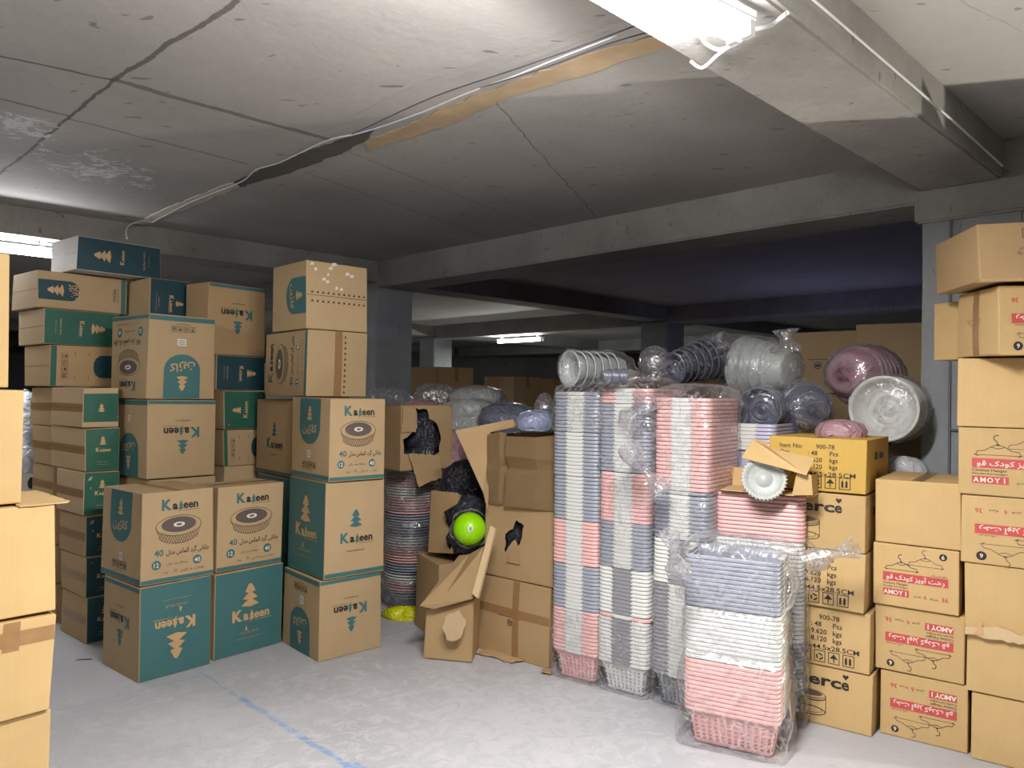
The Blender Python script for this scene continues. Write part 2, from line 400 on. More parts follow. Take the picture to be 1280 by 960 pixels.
def d_merce(p):
    W, H = p.W, p.H
    p.text('Merc', .7*W, .68*H, .26*H, BLACK, 'r', .03, width=.52*W); w = p.text('e', .7*W, .68*H, .26*H, BLACK, 'l', .03)
    x, y, r = .74*W, .9*H, .028*W
    p.poly([(x, y-r*1.3), (x+r*1.1, y), (x+r*.9, y+r*.6), (x+r*.3, y+r*.6), (x, y+r*.2), (x-r*.3, y+r*.6), (x-r*.9, y+r*.6), (x-r*1.1, y)], BLACK, .0014)
    cx, cy, a, b = .38*W, .5*H, .17*W, .075*H
    p.ring(cx, cy, a, b, .003, BLACK); p.disc(cx, cy+.015*H, a*.8, b*.6, GREY); p.ring(cx, cy-.04*H, a, b, .005, BLACK, a0=PI, a1=2*PI)
    p.line([(cx-a, cy), (cx-a, .22*H)], .003, BLACK); p.line([(cx+a, cy), (cx+a, .22*H)], .003, BLACK)
    p.ring(cx, .22*H, a, b*1.1, .004, BLACK); p.ring(cx, .24*H, a*.8, b*.8, .002, BLACK)
def hanger(p, cx, cy, w, m):
    h = w*.3; t = .0025
    p.line([(cx-w/2, cy), (cx-w*.46, cy+.1*w), (cx-w*.3, cy+.12*w), (cx-w*.12, cy+.24*w), (cx, cy+.27*w), (cx+w*.12, cy+.24*w), (cx+w*.3, cy+.12*w), (cx+w*.46, cy+.1*w), (cx+w/2, cy)], t, m)
    p.line([(cx-w/2, cy), (cx+w/2, cy)], t*.8, m); p.line([(cx-.14*w, cy+.21*w), (cx, cy+.17*w), (cx+.14*w, cy+.21*w)], t, m)
    p.line([(cx-w*.54, cy+.02*w), (cx-w*.44, cy-.03*w)], t, m); p.line([(cx+w*.54, cy+.02*w), (cx+w*.44, cy-.03*w)], t, m)
    p.disc(cx, cy+.27*w, .05*w, .02*w, m)
    p.line([(cx, cy+.27*w)]+[(cx-.02*w+.075*w*math.cos(a), cy+.45*w+.075*w*math.sin(a)) for a in [math.radians(d) for d in range(260, 40, -20)]], t*1.3, m)
def d_hanger(p):
    W, H = p.W, p.H
    p.rect(.12*W, .41*H, .88*W, .55*H, RED); p.text(fa('رخت آویز کودک قو'), .5*W, .445*H, .1*H, WHITE, 'c', .02, off=.0016, width=.68*W)
    hanger(p, .34*W, .6*H, .38*W, BLACK); hanger(p, .62*W, .7*H, .4*W, GREY)
    p.disc(.82*W, .88*H, .045*W, .045*W, BLACK); p.text('6', .82*W, .85*H, .09*H, WHITE, 'c', .02, off=.0016)
    p.text(fa('سوپر مدرن پلاس'), .77*W, .57*H, .035*H, BLACK)
    p.text('Clothes Hanger', .12*W, .355*H, .06*H, BLACK, 'l', width=.3*W); p.text('Shoulder Suit Hangers', .12*W, .31*H, .04*H, BLACK, 'l', width=.3*W)
    p.rect(.12*W, .175*H, .43*W, .285*H, RED)
    for i, c in enumerate('AMOYI'): p.text(c, (.155+.06*i)*W, .195*H, .1*H, WHITE, 'c', .03, off=.0016)
    p.text('36', .88*W, .18*H, .1*H, RED, 'r', .015); p.text(fa('بسته'), .72*W, .19*H, .06*H, BLACK); p.text('6', .62*W, .185*H, .09*H, RED, 'c', .01); p.text(fa('عددی'), .53*W, .2*H, .05*H, BLACK)
def d_emblem(p):
    W, H = p.W, p.H; p.ring(.5*W, .45*H, .05*W, .05*W, .006, BLACK); p.rect(.47*W, .43*H, .53*W, .47*H, BLACK); p.line([(.36*W, .55*H), (.64*W, .55*H)], .005, BLACK)
    p.text('\u2190', .34*W, .44*H, .06*H, BLACK)
def d_green(p, logo='both', mt=GREEN):
    """sideways teal or green printed panel"""
    W, H = p.W, p.H; p.rect(.004, .004, W-.004, H-.004, mt)
    q = Pr(p.b, p.F, p.rot, p.bm, .0008)
    q.tree(.5*W, .62*H, .19*H, BARE); q.brand(.5*W, .46*H, .1*H*min(1.2, W/H*1.3), BARE, BARE, BARE); q.text('kitchen ware', .5*W, .2*H, .045*H, BARE); q.line([(.3*W, .15*H), (.7*W, .15*H)], .0015, BARE)
def d_small(p, mt=GREEN):
    W, H = p.W, p.H; p.rect(.004, .004, W-.004, .09*H, mt); p.icons(.5*W, .16*H, .08*H, BLACK)
    for x, y in ((.2, .35), (.8, .35), (.2, .55), (.8, .55)): p.line([(x*W-.012, y*H), (x*W+.012, y*H)], .003, BLACK)
    rows = [(.72*H+i*.045*H, .22*W, .78*W) for i in range(7)]; rows = [(.62*H, .42*W, .58*W), (.65*H, .3*W, .7*W)]+rows; rows[-1] = (.995*H, .22*W, .78*W)
    p.rows(rows, NAVY, n=6)
def d_half(p, mt=GREEN):
    W, H = p.W, p.H; p.rect(.004, .14*H, W-.004, .86*H, mt); Pr(p.b, p.F, 90 if W > H else 0, p.bm, .0008)
    q = Pr(p.b, p.F, p.rot, p.bm, .0008); q.tree(.5*W, .4*H, .2*H, BARE)
def d_dashes(p, xs=(.44, .56)):
    W, H = p.W, p.H
    for x in xs:
        for i in range(11):
            y = (.04+.085*i)*H; p.poly([(x*W-.008, y), (x*W+.008, y+.008), (x*W-.008, y+.02)], BLACK)
def d_seam(p, pos=.5): p.rect(.004, pos*p.H-.0015, p.W-.004, pos*p.H+.0015, SEAM)

RIM = {}
def carton(ex, D, yaw, xl, xr, z0, label, top=None, h=None, w=None, d=None, card='tan', prints=(), tape='T', cat='box',
           group=None, name='cardboard_box', label_on=None, bulge=.005, warp=.006, tilt=None, tapes=()):
    """near vertical edge at pixel column ex and distance D; left and right silhouettes at columns xl, xr; top at row `top`"""
    a = R_(yaw); r = Vector((math.cos(a), math.sin(a), 0)); l = Vector((-math.sin(a), math.cos(a), 0))
    P = atx(ex, D, z0)
    if w is None: w = solve(P, r, xr)
    if d is None: d = solve(P, l, xl)
    if h is None: h = zof(top, P)-z0
    assert .05 < w < 2 and .05 < d < 2 and .05 < h < 1, (label, w, d, h)
    b = Box(w, d, h-.002, bulge, warp)
    t = thing(name, label, cat, P, a, group)
    for F, fn, rot, kw in prints: fn(Pr(b, F, rot), **kw)
    d_seam(Pr(b, 'T', 0)) if w >= d else d_seam(Pr(b, 'T', 90))
    tp = []
    if tape:
        tp.append(('T', 0 if w >= d else 90, .5, 0, 1))
    tp += list(tapes)
    link('box_body', b.bm, [CARD[card]]+INK, t)
    for F, rot, pos, s0, s1 in tp:
        bm = bmesh.new(); p = Pr(b, F, rot, bm, .0012)
        p.rect(max(.002, s0*p.W), pos*p.H-.026, min(p.W-.002, s1*p.W), pos*p.H+.026, 0)
        link('packing_tape', bm, TAPE, t)
    if label_on:
        F, rot, x, y, sx, sy = label_on; bm = bmesh.new(); p = Pr(b, F, rot, bm, .0022)
        p.rect(x*p.W-sx/2, y*p.H-sy/2, x*p.W+sx/2, y*p.H+sy/2, 0)
        for i in range(3): p.line([(x*p.W-sx*.35, y*p.H+sy*(.25-.25*i)), (x*p.W+sx*.35, y*p.H+sy*(.25-.25*i))], sy*.07, 1, .0014)
        link('paper_label', bm, [LABELM, INK[1]], t)
    if tilt: t.rotation_euler = (R_(tilt[0]), R_(tilt[1]), a)
    carton.last = (P, r, l, w, d, h); carton.t = t
    return z0+h

# ================================================================ STRUCTURE
O0 = Vector((-1.47, 8.28, 0)); UU = Vector((.712, .702, 0)); VV = Vector((-.702, .712, 0)); ZZ = Vector((0, 0, 1))
CEIL = 3.0; SU, SV = 5.5, 5.84
def uv(u, v, z=0): return O0+UU*u+VV*v+ZZ*z
def concrete(name, c0, c1, scale=1.0, lines=(), spots=(), rough=.85, pitamt=.65, grain=.35):
    m, nt, ns, l, b = mat(name); tc = N(nt, 'ShaderNodeTexCoord')
    n1 = N(nt, 'ShaderNodeTexNoise', i_Scale=.9*scale, i_Detail=8.0, i_Roughness=.62); l.new(tc.outputs['Object'], n1.inputs['Vector'])
    n2 = N(nt, 'ShaderNodeTexNoise', i_Scale=14*scale, i_Detail=6.0, i_Roughness=.7); l.new(tc.outputs['Object'], n2.inputs['Vector'])
    n3 = N(nt, 'ShaderNodeTexNoise', i_Scale=5*scale, i_Detail=3.0); l.new(tc.outputs['Object'], n3.inputs['Vector'])
    cr = N(nt, 'ShaderNodeValToRGB'); cr.color_ramp.elements[0].position = .3; cr.color_ramp.elements[1].position = .7
    cr.color_ramp.elements[0].color = (*c0, 1); cr.color_ramp.elements[1].color = (*c1, 1); l.new(n1.outputs[0], cr.inputs[0])
    c = mix(nt, math_(nt, 'MULTIPLY', n2.outputs[0], grain), cr.outputs[0], tuple(x*.7 for x in c0))
    # pits
    vo = N(nt, 'ShaderNodeTexNoise', i_Scale=7.0*scale, i_Detail=1.0, i_Distortion=.4); mp = N(nt, 'ShaderNodeMapping'); mp.inputs['Scale'].default_value = (1.0, 2.6, 1.0)
    mp.inputs['Rotation'].default_value = (0, 0, .8); l.new(tc.outputs['Object'], mp.inputs[0]); l.new(mp.outputs[0], vo.inputs['Vector'])
    pit = math_(nt, 'MULTIPLY', math_(nt, 'SUBTRACT', vo.outputs[0], .715), 30.0, clamp=True)
    c = mix(nt, math_(nt, 'MULTIPLY', pit, pitamt), c, tuple(x*.35 for x in c0))
    hgt = n2.outputs[0]
    for (A, B, wd_, col, amt) in lines:
        A = Vector((A[0], A[1])); B = Vector((B[0], B[1])); L = (B-A).length; ang = math.atan2(B.y-A.y, B.x-A.x)
        m2 = N(nt, 'ShaderNodeMapping', vector_type='TEXTURE'); m2.inputs['Location'].default_value = (A.x, A.y, 0); m2.inputs['Rotation'].default_value = (0, 0, ang)
        l.new(tc.outputs['Object'], m2.inputs[0]); sx = N(nt, 'ShaderNodeSeparateXYZ'); l.new(m2.outputs[0], sx.inputs[0])
        yy = math_(nt, 'ABSOLUTE', math_(nt, 'ADD', sx.outputs[1], math_(nt, 'MULTIPLY', math_(nt, 'SUBTRACT', n3.outputs[0], .5), .05)))
        wn = math_(nt, 'MULTIPLY', math_(nt, 'ADD', n2.outputs[0], .35), wd_)
        e = math_(nt, 'MULTIPLY', math_(nt, 'SUBTRACT', wn, yy), 180.0, clamp=True)
        ins = math_(nt, 'MULTIPLY', math_(nt, 'GREATER_THAN', sx.outputs[0], 0.0), math_(nt, 'LESS_THAN', sx.outputs[0], L))
        c = mix(nt, math_(nt, 'MULTIPLY', math_(nt, 'MULTIPLY', e, ins), amt), c, col)
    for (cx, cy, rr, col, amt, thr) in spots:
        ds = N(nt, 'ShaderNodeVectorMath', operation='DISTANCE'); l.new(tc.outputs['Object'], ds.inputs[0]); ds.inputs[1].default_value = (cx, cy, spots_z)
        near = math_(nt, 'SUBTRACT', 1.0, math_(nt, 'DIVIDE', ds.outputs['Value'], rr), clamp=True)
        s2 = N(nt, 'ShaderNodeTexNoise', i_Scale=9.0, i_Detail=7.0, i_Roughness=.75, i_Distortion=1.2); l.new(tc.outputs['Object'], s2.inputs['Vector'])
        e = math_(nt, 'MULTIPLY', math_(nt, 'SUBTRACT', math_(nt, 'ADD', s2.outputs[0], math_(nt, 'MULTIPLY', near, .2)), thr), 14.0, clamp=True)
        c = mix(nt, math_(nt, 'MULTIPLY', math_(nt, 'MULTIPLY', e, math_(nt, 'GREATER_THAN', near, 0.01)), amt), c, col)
    l.new(c, b.inputs['Base Color']); b.inputs['Roughness'].default_value = rough
    bp = N(nt, 'ShaderNodeBump', i_Strength=.35, i_Distance=.01); l.new(hgt, bp.inputs['Height']); l.new(bp.outputs[0], b.inputs['Normal'])
    return m
spots_z = CEIL
def cl(*q): return [tuple(onz(x, y, CEIL)[:2]) for x, y in q]
dk = srgb('#4d4840')
seams = []
for q, w_, a_ in ((((0, 70), (142, 100)), .016, .8), (((142, 100), (412, 175)), .03, .65), (((142, 100), (298, 0)), .018, .8), (((0, 218), (142, 100)), .014, .85),
              (((0, 124), (88, 145)), .02, .6), (((85, 148), (310, 205)), .016, .55), (((615, 123), (748, 274)), .007, .8),
              (((435, 190), (690, 290)), .007, .8), (((380, 215), (620, 300)), .012, .4), (((255, 252), (470, 300)), .007, .6), (((440, 165), (615, 123)), .005, .2),
              (((560, 0), (880, 150)), .004, .2), (((1200, 0), (1280, 40)), .006, .3)):
    A, B = cl(*q); seams.append((A, B, w_, dk, a_))
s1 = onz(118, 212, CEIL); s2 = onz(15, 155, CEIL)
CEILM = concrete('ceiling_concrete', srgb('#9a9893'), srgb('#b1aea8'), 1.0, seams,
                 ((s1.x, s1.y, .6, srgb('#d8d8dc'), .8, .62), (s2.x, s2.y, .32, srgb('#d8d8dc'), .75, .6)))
spots_z = 0.0
fl = lambda x, y: tuple(onz(x, y, 0)[:2])
blue = srgb('#6f8fb8'); bl2 = srgb('#8f9aac')
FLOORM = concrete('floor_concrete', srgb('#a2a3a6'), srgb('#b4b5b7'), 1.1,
                  [(fl(248, 840), fl(330, 890), .012, blue, .5), (fl(300, 872), fl(455, 970), .022, blue, .75),
                   (fl(73, 896), fl(350, 824), .006, bl2, .9), (fl(73, 888), fl(250, 845), .02, bl2, .35), (fl(470, 797), fl(530, 782), .012, blue, .5),
                   (fl(440, 955), fl(620, 1060), .03, blue, .6)],
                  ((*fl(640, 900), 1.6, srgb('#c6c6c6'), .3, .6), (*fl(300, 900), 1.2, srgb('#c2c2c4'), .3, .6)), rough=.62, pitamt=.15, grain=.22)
BEAMM = concrete('beam_concrete', srgb('#86847f'), srgb('#aaa8a2'), 1.9, grain=.6)
COLM = concrete('column_concrete', srgb('#83888a'), srgb('#a0a4a6'), 1.8)
WALLM = concrete('wall_concrete', srgb('#6b6a6a'), srgb('#8a8987'), 1.0)

def struct(name, bm, m):
    bmesh.ops.recalc_face_normals(bm, faces=bm.faces); o = link(name, bm, m); o['kind'] = 'structure'; return o
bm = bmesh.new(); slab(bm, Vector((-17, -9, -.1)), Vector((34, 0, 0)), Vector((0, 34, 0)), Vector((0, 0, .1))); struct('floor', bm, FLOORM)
bm = bmesh.new(); slab(bm, Vector((-17, -9, CEIL)), Vector((34, 0, 0)), Vector((0, 34, 0)), Vector((0, 0, .2))); struct('ceiling', bm, CEILM)
for nm, P, U, V in (('wall_back', (-17, 25, 0), (34, 0, 0), (0, .2, 0)), ('wall_front', (-17, -9.2, 0), (34, 0, 0), (0, .2, 0)),
                    ('wall_left', (-17.2, -9, 0), (.2, 0, 0), (0, 34, 0)), ('wall_right', (17, -9, 0), (.2, 0, 0), (0, 34, 0))):
    bm = bmesh.new(); slab(bm, Vector(P), Vector(U), Vector(V), Vector((0, 0, CEIL))); struct(nm, bm, WALLM)
# unseen slab added right of the last stack to block the low lamp
bm = bmesh.new(); slab(bm, Vector((3.0, 3.1, 0)), Vector((5, .5, 0)), Vector((-.02, .15, 0)), Vector((0, 0, CEIL))); struct('light_blocker', bm, WALLM)
def inside(u, v):
    p = uv(u, v); return -16.8 < p.x < 16.8 and -8.8 < p.y < 24.8
def rough_slab(name, P, U, V, W, m, amp=.006, step=.25):
    """a beam or column with slightly wavy cast faces"""
    bm = bmesh.new(); slab(bm, P, U, V, W)
    bmesh.ops.recalc_face_normals(bm, faces=bm.faces)
    bmesh.ops.bevel(bm, geom=[e for e in bm.edges], offset=.012, segments=2, affect='EDGES')
    L = max((e.calc_length() for e in bm.edges), default=1)
    for _ in range(5):
        es = [e for e in bm.edges if e.calc_length() > step]
        if not es: break
        bmesh.ops.subdivide_edges(bm, edges=es, cuts=1, use_grid_fill=True)
    for v in bm.verts:
        n = noise.noise_vector(v.co*2.3)*amp+noise.noise_vector(v.co*9)*amp*.5; v.co += n
    return struct(name, bm, m)
ti = 1
BZ, NZ = 2.72, 2.78
for m_ in (-2, -1, 0, 1, 2):            # beams along d1
    v0 = m_*SV if m_ != -1 else -5.84
    u0 = -12.0
    us = [u for u in [x*.5 for x in range(-40, 50)] if inside(u, v0) and inside(u, v0+.4)]
    if not us: continue
    rough_slab('trim_%d' % ti, uv(us[0], v0, NZ), UU*(us[-1]-us[0]), VV*.4, ZZ*(CEIL-NZ+.01), BEAMM); ti += 1
for n_ in (-2, -1, 0, 1, 2):            # cross beams along d2
    u0 = n_*SU
    vs = [v for v in [x*.5 for x in range(-40, 50)] if inside(u0, v) and inside(u0+.4, v)]
    if not vs: continue
    rough_slab('trim_%d' % ti, uv(u0, vs[0], BZ), UU*.42, VV*(vs[-1]-vs[0]), ZZ*(CEIL-BZ+.012), BEAMM); ti += 1
for n_ in range(-2, 3):
    for m_ in range(-2, 3):
        u0, v0 = n_*SU, (m_*SV if m_ != -1 else -5.94)
        if not inside(u0, v0) or not inside(u0+.5, v0+.5): continue
        if uv(u0, v0).length < 3: continue
        o = rough_slab('column', uv(u0-.015, v0-.0, 0), UU*.5, VV*.5, ZZ*(BZ+.05), COLM, .004)
        o.name = 'trim_%d' % ti; ti += 1
# column capital strips (rough pour) on the right column
rough_slab('trim_%d' % ti, uv(-.045, -5.97, 2.6), UU*.56, VV*.56, ZZ*.19, BEAMM, .012, .08); ti += 1
# grout seam boards of the right column
bm = bmesh.new(); slab(bm, uv(-.03, -5.60, 0), UU*.012, VV*.012, ZZ*2.6); struct('trim_%d' % ti, bm, ink('joint_dark', srgb('#5a5f66'))); ti += 1
bm = bmesh.new(); slab(bm, uv(-.03, -5.94, 1.42), UU*.012, VV*.34, ZZ*.012); struct('trim_%d' % ti, bm, ink('joint_dark_2', srgb('#5a5f66'))); ti += 1

# patched strip in the ceiling (broken formwork board, dark recess, foam)
def ceil_strip(q, m, name, z=.006):
    global ti
    bm = bmesh.new(); top = [onz(x, y, CEIL-z) for x, y in q[0]]; bot = [onz(x, y, CEIL-z) for x, y in q[1]]
    pts = [(p.x, p.y) for p in top]+[(p.x, p.y) for p in reversed(bot)]
    panel(bm, Vector((0, 0, CEIL-z)), Vector((1, 0, 0)), Vector((0, 1, 0)), ragged(pts, .012, .05), t=-z)
    struct('trim_%d' % ti, bm, m); ti += 1
WOOD = ink('formwork_wood', srgb('#ac9678'), .8, .25); FOAM = ink('foam_strip', srgb('#c9c3b2'), .9, .2); REC = ink('recess_dark', srgb('#57544f'), .9, .2)
ceil_strip((((455, 178), (510, 158), (560, 134), (640, 103), (700, 82), (770, 58), (826, 44)), ((460, 188), (500, 176), (570, 153), (640, 120), (720, 97), (780, 76), (834, 60))), WOOD, 'w')
ceil_strip((((292, 228), (340, 207), (400, 185), (455, 166), (470, 160)), ((300, 234), (350, 220), (420, 195), (455, 178), (462, 172))), REC, 'r')
ceil_strip((((168, 280), (215, 258), (260, 240), (295, 227)), ((180, 281), (232, 262), (262, 250), (300, 232))), FOAM, 'f')

# ---------------------------------------------------------------- lamps
TUBE = emit('tube_glow', (.93, .93, 1.0), 14); WHITEM = plastic('lamp_housing_white', srgb('#e6e6ea'))
CDM = plastic('stand_dark', srgb('#303034'))
def batten(P, dirv, L, label, watts, col=(1, .97, .95), up=.4):
    """twin tube fluorescent batten under a beam; P is the middle of its back"""
    dirv = dirv.normalized(); side = dirv.cross(ZZ).normalized()
    t = thing('fluorescent_lamp', label, 'lamp', P, math.atan2(dirv.y, dirv.x))
    bm = bmesh.new(); X, Y = Vector((1, 0, 0)), Vector((0, 1, 0))
    slab(bm, Vector((-L/2, -.045, -.035)), X*L, Y*.09, ZZ*.035); bmesh.ops.bevel(bm, geom=list(bm.edges), offset=.006, segments=1, affect='EDGES'); link('lamp_housing', bm, WHITEM, t)
    if up == .4:
        for e in (-.4, .4):
            bm = bmesh.new(); slab(bm, Vector((e*L-.02, -.03, 0)), X*.04, Y*.06, ZZ*.05); link('lamp_bracket', bm, WHITEM, t)
    for s in (-1, 1):
        bm = bmesh.new(); tube(bm, [(-L/2+.03, s*.026, -.062), (L/2-.03, s*.026, -.062)], .014, 12); link('lamp_tube', bm, TUBE, t)
        for e in (-1, 1):
            bm = bmesh.new(); slab(bm, Vector((e*(L/2-.02)-.012, s*.026-.017, -.08)), X*.024, Y*.034, ZZ*.046); link('tube_holder', bm, WHITEM, t)
    ld = bpy.data.lights.new('tube_light', 'AREA'); ld.shape = 'RECTANGLE'; ld.size = L-.1; ld.size_y = .05; ld.energy = watts; ld.color = col
    lo = bpy.data.objects.new('tube_light', ld); COL.objects.link(lo); lo.parent = t; lo.location = (0, 0, -.085)
    if hasattr(ld, 'spread'): ld.spread = PI
    # light thrown sideways and up on to the slab by the bare tubes
    for s in (-1, 1):
        l2 = bpy.data.lights.new('tube_light', 'AREA'); l2.shape = 'RECTANGLE'; l2.size = L-.1; l2.size_y = .03; l2.energy = watts*up; l2.color = col
        o2 = bpy.data.objects.new('tube_light', l2); COL.objects.link(o2); o2.parent = t; o2.location = (0, s*.07, -.045)
        o2.rotation_euler = (s*R_(140), 0, 0)
    return t
e1 = onz(931, 43, NZ-.1); ed = Vector((.80, .60, 0)).normalized()
batten(e1-ed*.62+ZZ*(NZ-.045-e1.z), ed, 1.24, 'bright twin fluorescent batten under the near ceiling beam', MAIN_W, (1, .96, .96))
e2 = onz(74, 314, NZ-.06); batten(e2-UU*.62+ZZ*(NZ-.045-e2.z), UU, 1.24, 'lit fluorescent batten behind the top left carton', LEFT_W, (.95, .96, 1))
e3 = onz(650, 423, BZ-.05); batten(Vector((e3.x, e3.y, BZ-.045)), VV, 1.24, 'small distant fluorescent batten glowing on a far beam', FAR_W, (.98, 1, .93))
batten(uv(-8.3, -5.64, NZ), UU, 1.24, 'added unseen fluorescent batten behind the viewer', BACK_W, (.97, .96, 1), 8.5)  # added out of view, mostly uplight to brighten the ceiling
batten(Vector((-3.2, -.6, CEIL-.06)), UU, 1.24, 'added unseen fluorescent batten on the slab left of the viewer', BACK_W, (.97, .96, 1), 8.5)  # second unseen batten, added for general light on the slab
# unseen lamp added on the floor right of the stacks, throws the ceiling shadow edge
t = thing('unseen_lamp', 'small added lamp on a stand, unseen right of the hanger cartons', 'lamp', (4.4, 2.69, 0))
bm = bmesh.new(); tube(bm, [(0, 0, 0), (0, 0, .42)], .015); link('stand', bm, CDM, t)
bm = bmesh.new(); bmesh.ops.create_uvsphere(bm, u_segments=16, v_segments=10, radius=.03, matrix=Matrix.Translation((0, 0, .46))); link('bulb', bm, TUBE, t)
ld = bpy.data.lights.new('unseen_light', 'POINT'); ld.energy = RIGHT_W; ld.color = (1, .93, .82); ld.shadow_soft_size = .03
lo = bpy.data.objects.new('unseen_light', ld); COL.objects.link(lo); lo.parent = t; lo.location = (0, 0, .56)
batten(uv(1.2, 8.5, CEIL-.06), UU, 1.24, 'added unseen fluorescent batten in the left rear bay', 20, (1, .96, .9))  # added lamp, unseen, gives this bay general light

# bluish fill lamp added unseen behind the emblem cartons to tint the dark bay
t = thing('unseen_lamp', 'added bluish fill lamp hidden behind the emblem cartons in the dark bay', 'lamp', (3.75, 9.4, 0))
bm = bmesh.new(); tube(bm, [(0, 0, 0), (0, 0, 1.4)], .015); link('stand', bm, CDM, t)
bm = bmesh.new(); bmesh.ops.create_uvsphere(bm, u_segments=16, v_segments=10, radius=.04, matrix=Matrix.Translation((0, 0, 1.44))); link('bulb', bm, TUBE, t)
ld = bpy.data.lights.new('unseen_light', 'POINT'); ld.energy = 8; ld.color = (.45, .46, 1); ld.shadow_soft_size = .1
lo = bpy.data.objects.new('unseen_light', ld); COL.objects.link(lo); lo.parent = t; lo.location = (0, 0, 1.55)
def cable(name, pts, r, m, label, cat='cable'):
    bm = bmesh.new(); P = [Vector(p) for p in pts]; sm = []
    for i in range(len(P)-1):
        a, b, c, d = P[max(i-1, 0)], P[i], P[i+1], P[min(i+2, len(P)-1)]
        for k in range(6):
            t = k/6; sm.append(.5*((2*b)+(c-a)*t+(2*a-5*b+4*c-d)*t*t+(3*b-a-3*c+d)*t**3))
    sm.append(P[-1]); tube(bm, sm, r, 8); o = link(name, bm, m, smooth=True); tag(o, label, cat); return o
CW = plastic('cable_white', srgb('#d8d8d8')); CD = plastic('cable_dark', srgb('#4a4650'))
zc = CEIL-.02
cable('power_cable', [onz(*q, zc) for q in ((190, 278), (240, 252), (300, 228), (320, 212), (350, 203), (408, 176), (455, 165), (520, 143), (580, 118), (640, 96), (700, 72), (770, 45))][0:12], .0035, CW, 'white cable running along the cracked strip of the ceiling')
cable('power_cable', [(*onz(*q, NZ-.03)[:2], NZ-.03) for q in ((876, 46), (884, 56), (900, 62), (922, 53), (940, 38), (962, 32), (984, 16))], .007, CW, 'white looped flex at the end of the near lamp')
cable('power_cable', [(*onz(*q, NZ-.04)[:2], NZ-.03-.02*i % .03) for i, q in enumerate(((863, 80), (878, 81), (898, 68), (925, 52), (935, 38)))], .006, CW, 'short white flex hanging below the near lamp')
bp_ = [uv(u, -5.86, z) for u, z in ((-6.5, 2.93), (-5, 2.90), (-4, 2.885), (-3, 2.87), (-2, 2.86), (-1, 2.85), (-.1, 2.83))]
cable('power_cable', bp_, .005, CW, 'thin white cable along the side of the near beam')
for k_, qs in enumerate((((440, 168), (540, 122), (640, 88), (720, 60), (800, 30)), ((600, 110), (680, 85), (760, 55), (830, 35)))):
    cable('thin_wire', [onz(*q, zc-.03) for q in qs], .003, CD, ('long thin dark wire slung beside the wooden ceiling strip', 'short thin dark wire below the purple lit slab')[k_], 'wire')
cable('power_cable', [onz(159, 298, 2.62), onz(158, 288, 2.8), onz(163, 281, 2.9), onz(178, 276, 2.97), onz(190, 278, zc)], .006, CW, 'end of the white cable bending down over the left beam')

# ================================================================ LEFT: printed cartons
TG = 'teal printed cartons on the left'
full = lambda F, rot: (F, d_logo, rot, {'full': TEAL})
logo = lambda F, rot: (F, d_logo, rot, {})
prod = lambda F, rot: (F, d_product, rot, {})
arch = lambda F, rot: (F, d_arch, rot, {})
K = dict(card='tan', group=TG)
def lab(F, rot=0, x=.5, y=.74): return (F, rot, x, y, .045, .04)

# front left stack
z = carton(172, 4.17, 50, 127, 263, 0, 'solid teal carton with upside-down beige lettering on the floor, farthest left of the front row', 735, prints=(logo('L', 180), full('R', 180)), **K)
z = carton(176, 4.18, 50, 127, 266, z+.002, 'beige basket carton on top of the upside-down teal carton, front left', 617, prints=(arch('L', 180), prod('R', 0)), label_on=('L', 0, .55, .27, .04, .045), **K)
# second stack
z = carton(267.5, 4.53, 50, 240, 352, 0, 'upright solid teal carton with beige tree between two floor cartons', 718, prints=(full('R', 0),), **K)
z = carton(271.5, 4.55, 50, 243, 352, z+.002, 'beige basket carton on top of the upright teal carton with the beige tree', 609, prints=(prod('R', 0),), **K)
# stack behind the front row
z = carton(184, 4.85, 50, 142, 268, 0, 'hidden bottom carton behind the front left stack', h=.51, **K)
z = carton(184, 4.85, 50, 142, 268, z, 'hidden second carton behind the front left stack', h=.51, **K)
z = carton(183, 4.83, 50, 141, 268, z+.004, 'carton with inverted tree logo standing just above the front left beige carton', 499, prints=(('L', d_arch, 0, {'icons': False}), logo('R', 180)), label_on=('L', 0, .5, .76, .04, .04), **K)
z = carton(184, 4.80, 50, 139, 268, z+.002, 'carton with teal arch and white sticker topping the stack behind the front row', 390, prints=(prod('L', 180), arch('R', 0)), label_on=('R', 0, .48, .68, .06, .045), **K)
